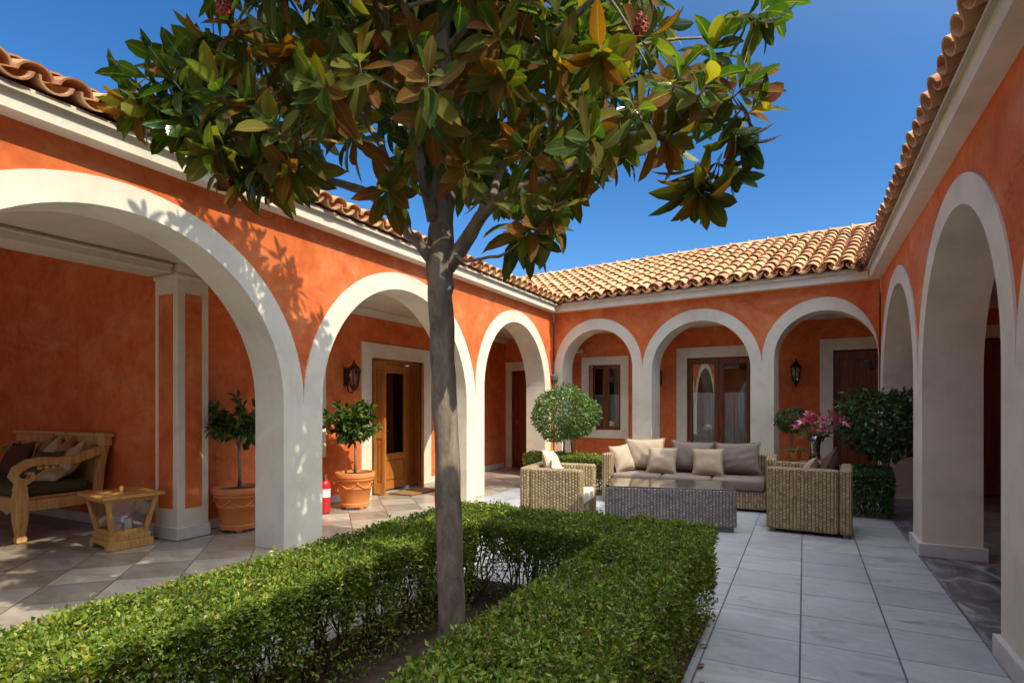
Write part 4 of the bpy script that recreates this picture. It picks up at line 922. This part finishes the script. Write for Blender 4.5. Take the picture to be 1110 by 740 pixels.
# ------------------------------------------------------------------ side table with lilies and plant
ST = (.10, 8.36, 0); o = thing('side_table', 'small round side table behind the right armchair, carrying the vase of lilies', 'side table', ST)
b = MB(); b.lathe([(.0005, .0), (.17, .0), (.17, .02), (.03, .04), (.025, .6), (.05, .655), (.0005, .655)], 24); b.build('pedestal', M['black'], o, smooth=False)
b = MB(); b.lathe([(.0005, .656), (.29, .656), (.30, .668), (.30, .682), (.29, .69), (.0005, .69)], 32); b.build('table_top', M['door_d'], o)
o = thing('glass_vase', 'tall clear glass vase holding pink lilies on the side table', 'vase', (.12, 8.30, .691))
b = MB(); b.lathe([(.0005, .0), (.06, .0), (.066, .02), (.058, .10), (.062, .2), (.085, .30), (.080, .30), (.056, .2), (.052, .1), (.055, .03), (.0005, .02)], 24); b.build('vessel', M['vglass'], o, smooth=True)
b = MB(); b.lathe([(.0005, .021), (.0545, .03), (.051, .1), (.053, .15), (.0005, .151)], 20); b.build('water', M['vglass'], o, smooth=True)
LB = thing('lily_bouquet', 'bunch of pink and white lilies with green leaves in the glass vase', 'flowers', (.12, 8.30, .72))
rng = np.random.default_rng(77); stm = MB(); PC, PD, PN = [], [], []; gC, gD, gN = [], [], []
heads = [(-.20, .02, .40), (-.10, -.04, .50), (-.02, .0, .44), (.03, -.05, .52), (.10, .02, .46), (.17, .0, .55), (.25, -.03, .50), (.33, .0, .43), (.0, -.08, .36), (.09, -.06, .36), (-.07, .06, .54), (.20, .06, .42), (.30, -.05, .47), (-.14, -.06, .45)]
for (x, y, z) in heads:
    stm.tube([(x * .05, y * .05, .03), (x * .2, y * .3, .24), (x * .8, y * .8, z - .04), (x, y, z)], [.005, .005, .004, .006], 5)
    ax = unit(np.array([x * 1.2, y - .35, .12 + rng.normal(0, .2)])); e1 = unit(np.cross(ax, [0, 0, 1])); e2 = np.cross(ax, e1)
    for j in range(6):
        a = j * PI / 3 + rng.random() * .2; rd = e1 * cos(a) + e2 * sin(a); PC.append(np.array([x, y, z]) + rd * .006); PD.append(unit(ax * .65 + rd * .8)); PN.append(unit(ax - rd * .4))
    for j in range(7):
        f = .45 + .5 * rng.random(); gC.append(np.array([x * f, y * f, .12 + (z - .12) * f])); gD.append(unit(rng.normal(0, 1, 3) + [x, y, .2])); gN.append(unit(rng.normal(0, .5, 3) + [0, 0, 1]))
n = len(PC); V, F = big_leaves(np.array(PC), np.array(PD), np.array(PN), np.full(n, .070), np.full(n, .030), np.full(n, .35)); np_obj('petals', V, F, M['pink'], LB)
n = len(gC); V, F = big_leaves(np.array(gC), np.array(gD), np.array(gN), .11 * (.7 + .6 * rng.random(n)), np.full(n, .022), rng.normal(.2, .1, n)); np_obj('leaves', V, F, M['citrus'], LB); stm.build('stems', M['citrus'], LB, smooth=True)
o = thing('strappy_plant', 'small pot plant with arching strap leaves on the side table, left of the vase', 'pot plant', (-.10, 8.30, .691))
b = MB(); b.lathe([(.05, 0), (.062, .07), (.066, .07), (.066, .085), (.055, .085), (.05, .07), (.0005, .07)], 20); b.build('pot', M['terracotta'], o)
k = 34; C = np.tile(np.array([[0, 0, .07]]), (k, 1)) + rng.normal(0, .012, (k, 3)) * [1, 1, .2]; a = rng.random(k) * 6.28; D = np.stack([np.cos(a), np.sin(a), .55 + .7 * rng.random(k)], 1); N = np.stack([-np.cos(a) * .5, -np.sin(a) * .5, np.ones(k)], 1)
V, F = big_leaves(C, D, N, .22 * (.7 + .5 * rng.random(k)), np.full(k, .018), .5 + .3 * rng.random(k)); np_obj('leaves', V, F, M['citrus'], o)

# ------------------------------------------------------------------ carved wooden bench
BO = (-8.0, 3.25, 0); BN_ = thing('wooden_bench', 'carved pale wooden bench with scrolled arm and green seat pad in the left recess', 'bench', BO)
W2, D2 = 1.0, .38                                              # half width, half depth; front faces -Y
b = MB(); b.box(-W2 + .08, W2 - .08, -D2 - .01, -D2 + .04, .30, .44); b.build('front_rail', M['teak'], BN_, bevel=.006)
b = MB()
for i in range(1, 8): x = -W2 + .08 + i * (2 * W2 - .16) / 8; b.prism([(x - .08, .30), (x, .262), (x + .08, .30)], -D2 + .0, -D2 + .03, lambda A, B, d: (A, d, B))
b.build('apron_carving', M['teak'], BN_)
for s in (-1, 1):
    x = s * (W2 - .05)
    f = MB(); f.lathe([(.050, 0), (.062, .01), (.062, .05), (.05, .07), (.075, .24), (.078, .31), (.066, .32), (.078, .33), (.080, .44), (.066, .52), (.072, .54), (.055, .60), (.06, .63)], 4, (x, -D2 + .01, 0), PI / 4); f.build('leg', M['teak'], BN_, bevel=.006)
    f = MB(); f.prism([(D2 - .05, .0), (D2 + .06, .0), (D2 + .02, .22), (D2 + .0, .42), (D2 + .03, .72), (D2 + .09, 1.0), (D2 + .03, 1.0), (D2 - .05, .72), (D2 - .08, .42), (D2 - .07, .2)], x - .032, x + .032, lambda A, B, d: (d, A, B)); f.build('leg', M['teak'], BN_, bevel=.008)
    f = MB(); f.box(x - .03, x + .03, -D2 + .05, D2 - .05, .31, .42); f.build('side_rail', M['teak'], BN_, bevel=.006)
    a_ = MB()                                                   # scrolled armrest
    path = [(D2 + .02, .90), (D2 - .10, .86), (D2 - .25, .81), (-.05, .80), (-.20, .815), (-.31, .80), (-.40, .74), (-.43, .68), (-.39, .625), (-.32, .615), (-.27, .65), (-.28, .69), (-.32, .70)]
    wd = [.040, .042, .042, .040, .040, .040, .038, .036, .034, .03, .026, .022, .014]
    ou, inn = [], []
    for i, (y, z) in enumerate(path):
        ty, tz = path[min(i + 1, len(path) - 1)][0] - path[max(i - 1, 0)][0], path[min(i + 1, len(path) - 1)][1] - path[max(i - 1, 0)][1]; l_ = math.hypot(ty, tz)
        ou.append((y - tz / l_ * wd[i], z + ty / l_ * wd[i])); inn.append((y + tz / l_ * wd[i], z - ty / l_ * wd[i]))
    nn = len(path); vs = []
    for i in range(nn): vs += [(x - .04, *ou[i]), (x + .04, *ou[i]), (x + .04, *inn[i]), (x - .04, *inn[i])]
    a_.add(vs, [(4 * i + j, 4 * i + (j + 1) % 4, 4 * i + 4 + (j + 1) % 4, 4 * i + 4 + j) for i in range(nn - 1) for j in range(4)] + [(0, 1, 2, 3), tuple(4 * nn - 4 + j for j in range(4))])
    for q in range(3): a_.lathe([(.0005, -.03), (.028, -.015), (.028, .015), (.0005, .03)], 8, (x, -.20 + q * .06, .745 - q * .0))
    a_.build('armrest', M['teak'], BN_, bevel=.008, seg=2)
b = MB(); b.box(-W2, W2, D2 + .0, D2 + .09, .93, 1.06); b.box(-W2 - .03, W2 + .03, D2 - .02, D2 + .10, 1.03, 1.075); b.box(-W2 + .05, W2 - .05, D2 - .03, D2 + .02, .50, .93, Matrix.Rotation(R(-8), 3, 'X'), (0, D2, .5)); b.build('backrest', M['teak'], BN_, bevel=.012)
b = MB(); b.box(-W2 + .07, W2 - .07, -D2 + .02, D2 - .08, .425, .445); b.build('seat_board', M['teak'], BN_)
b = MB()
for i in range(2): x0 = -W2 + .10 + i * (W2 - .10); b.box(x0 + .005, x0 + W2 - .105, -D2 - .005, D2 - .09, .447, .575)
b.build('seat_pad', M['green_fab'], BN_, bevel=.045, seg=4, smooth=True)
GB = 'cushions heaped on the wooden bench'; B_ = (BO, 0.0)
cush('dark green cushion in the middle of the heap on the bench', B_, (.40, .05, .70), R(58), .52, .40, .17, M['green_fab'], GB, 20, R(3))
cush('plum brown cushion at the left of the bench', B_, (-.25, .08, .74), R(66), .50, .46, .18, M['plum_fab'], GB, 21, R(4))
cush('cream cushion leaning in the right back corner of the bench', B_, (.72, .20, .78), R(62), .38, .38, .15, M['cream_fab'], GB, 22, R(30), R(-20))
cush('rust and cream cushion tilted behind the green one on the bench', B_, (.42, .26, .80), R(72), .36, .36, .13, M['rust_fab'], GB, 23, R(38))
cush('ochre cushion tilted left of the rust one on the bench', B_, (.14, .27, .80), R(72), .36, .36, .13, M['cream_fab'], GB, 24, R(42))
cush('small pale cushion tucked low under the bench arm', B_, (.70, .02, .64), R(28), .34, .26, .11, M['cream_fab'], GB, 25, R(6), R(10))
cush('rust cushion at the far left of the bench, behind the plum one', B_, (-.05, .28, .82), R(74), .36, .34, .12, M['rust_fab'], GB, 26, R(30))

# ------------------------------------------------------------------ wooden candle lantern box
CL = (-6.05, 3.30, 0); A_C = R(-8); o = thing('candle_lantern', 'wooden floor lantern with tapered glass sides and flat lid beside the bench', 'lantern', CL, A_C)
b = MB(); tx, ty, bx, by = .245, .21, .165, .145; zt, zb = .50, .135
for sx in (-1, 1):
    for sy in (-1, 1): 
        d = .02; vs = []
        for (X, Y, Z) in ((sx * bx, sy * by, zb), (sx * tx, sy * ty, zt)):
            vs += [(X + i * d, Y + j * d, Z) for i, j in ((-1, -1), (1, -1), (1, 1), (-1, 1))]
        b.add(vs, [(0, 1, 2, 3), (4, 5, 6, 7)] + [(q, (q + 1) % 4, 4 + (q + 1) % 4, 4 + q) for q in range(4)])
for (X, Y, Z, hh) in ((bx, by, zb, .045), (tx, ty, zt - .04, .035)):
    b.box(-X + .02, X - .02, -Y - .016, -Y + .016, Z, Z + hh); b.box(-X + .02, X - .02, Y - .016, Y + .016, Z, Z + hh); b.box(-X - .016, -X + .016, -Y + .02, Y - .02, Z, Z + hh); b.box(X - .016, X + .016, -Y + .02, Y - .02, Z, Z + hh)
b.build('frame', M['oak'], o, bevel=.003)
b = MB(); b.box(-.31, .31, -.27, .27, zt, zt + .028); ld = b.build('lid', M['oak'], o, bevel=.006)
b = MB(); b.lathe([(.012, 0), (.018, .02), (.022, .05), (.012, .062), (.0005, .065)], 14, (0, 0, zt + .028)); b.build('knob', M['oak'], ld, smooth=True)
b = MB(); b.box(-.20, .20, -.18, .18, .085, .134); b.build('base_board', M['oak'], o, bevel=.005)
b = MB(); b.prism([(-.22, 0), (-.15, 0), (-.13, .045), (.13, .045), (.15, 0), (.22, 0), (.22, .084), (-.22, .084)], -.20, .20, lambda A, B, d: (A, d, B)); b.build('foot_frame', M['oak'], o, bevel=.004)
for (ax, s) in ((0, -1), (0, 1), (1, -1), (1, 1)):
    g = MB(); q0, q1 = (bx, by) if True else 0, (tx, ty)
    if ax == 0: vs = [(s * bx, -by + .02, zb + .04), (s * bx, by - .02, zb + .04), (s * tx, ty - .02, zt - .03), (s * tx, -ty + .02, zt - .03)]
    else: vs = [(-bx + .02, s * by, zb + .04), (bx - .02, s * by, zb + .04), (tx - .02, s * ty, zt - .03), (-tx + .02, s * ty, zt - .03)]
    g.add(vs, [(0, 1, 2, 3)]); g.build('glass_pane', M['lglass'], o)
for (dx, dy, hh, lab) in ((.07, .03, .14, 'taller cream candle inside the wooden floor lantern'), (-.05, -.02, .07, 'short cream candle inside the wooden floor lantern')):
    q = world(CL, A_C, (dx, dy, .1345)); t = thing('candle', lab, 'candle', q, 0, 'candles in the floor lantern')
    b = MB(); b.lathe([(.03, 0), (.032, .01), (.032, hh - .005), (.028, hh), (.0005, hh - .004)], 16); b.build('wax', M['wax'], t, smooth=False)
    b = MB(); b.tube([(0, 0, hh - .006), (.001, 0, hh + .012)], .0018, 5); b.build('wick', M['rubber'], t)

# ------------------------------------------------------------------ fallen leaves beside the hedge
rng = np.random.default_rng(9)
for i in range(3):
    p = [(-.47, 2.98), (-.49, 3.45), (-.48, 3.2)][i]
    C = np.array([[0, 0, .006]]); a = rng.random() * 6.28
    V, F = big_leaves(C, np.array([[cos(a), sin(a), .05]]), np.array([[0, 0, 1.]]), np.array([.05 + .02 * rng.random()]), np.array([.025]), np.array([-.1])); lf = np_obj('fallen_leaf', V, F, M['cone'] if False else M['brown'])
    lf.location = (p[0], p[1], .006); tag(lf, 'dry brown fallen leaf on the paving along the foot of the hedge', 'fallen leaf', 'fallen leaves by the hedge')

# ------------------------------------------------------------------ light, sky, camera
EL = R(46); AZ = R(-14)
sd = Vector((cos(AZ) * cos(EL), sin(AZ) * cos(EL), sin(EL)))
sl = bpy.data.lights.new('sun', 'SUN'); sl.energy = 2.05; sl.angle = R(.55); sl.color = (1, .955, .86)
so = bpy.data.objects.new('sun', sl); COL.objects.link(so); so.rotation_euler = sd.to_track_quat('Z', 'Y').to_euler(); so.location = sd * 30
w = bpy.data.worlds.new('World'); SC.world = w; w.use_nodes = True; nt = w.node_tree
sky = nt.nodes.new('ShaderNodeTexSky'); sky.sky_type = 'NISHITA'; sky.sun_disc = False; sky.sun_elevation = EL; sky.sun_rotation = R(90) - AZ
sky.air_density = 1.0; sky.dust_density = .05; sky.ozone_density = 4.0; sky.altitude = 1500
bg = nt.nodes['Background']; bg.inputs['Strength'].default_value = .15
hs = nt.nodes.new('ShaderNodeHueSaturation'); hs.inputs['Saturation'].default_value = 1.28; hs.inputs['Hue'].default_value = .505; hs.inputs['Value'].default_value = .60
nt.links.new(sky.outputs[0], hs.inputs['Color'])
# added fill glow overhead on the sun's side (out of frame), lifts the shade
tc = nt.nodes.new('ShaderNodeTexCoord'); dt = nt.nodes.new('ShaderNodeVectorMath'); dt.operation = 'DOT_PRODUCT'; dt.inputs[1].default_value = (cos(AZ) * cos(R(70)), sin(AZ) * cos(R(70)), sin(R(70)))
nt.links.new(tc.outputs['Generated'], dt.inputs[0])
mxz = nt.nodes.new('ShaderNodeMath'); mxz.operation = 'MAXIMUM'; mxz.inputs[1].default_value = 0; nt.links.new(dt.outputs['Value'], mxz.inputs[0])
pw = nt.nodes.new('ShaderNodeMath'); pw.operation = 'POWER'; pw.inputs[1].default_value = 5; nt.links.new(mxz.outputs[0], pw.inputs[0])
fill_glow = nt.nodes.new('ShaderNodeMix'); fill_glow.data_type = 'RGBA'; fill_glow.inputs[6].default_value = (0, 0, 0, 1); fill_glow.inputs[7].default_value = (13.6, 14.5, 16.0, 1); nt.links.new(pw.outputs[0], fill_glow.inputs[0])
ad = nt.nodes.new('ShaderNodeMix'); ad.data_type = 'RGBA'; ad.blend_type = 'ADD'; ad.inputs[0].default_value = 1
nt.links.new(hs.outputs[0], ad.inputs[6]); nt.links.new(fill_glow.outputs[2], ad.inputs[7]); nt.links.new(ad.outputs[2], bg.inputs[0])
cam = bpy.data.cameras.new('camera'); co = bpy.data.objects.new('camera', cam); COL.objects.link(co); SC.camera = co
cam.sensor_width = 36; cam.lens = 36 * FPX / 1110; cam.shift_y = (VC - 370) / 1110; cam.clip_start = .05; cam.clip_end = 2000
co.location = (0, 0, EYE); co.rotation_euler = (R(90), 0, YAW)
SC.cycles.max_bounces = 14; SC.cycles.diffuse_bounces = 8; SC.cycles.transparent_max_bounces = 16
SC.view_settings.view_transform = 'Standard'; SC.view_settings.look = 'None'; SC.view_settings.exposure = 1.2
SC.view_settings.use_white_balance = True; SC.view_settings.white_balance_temperature = 7200; SC.view_settings.white_balance_tint = 7; SC.view_settings.gamma = 1
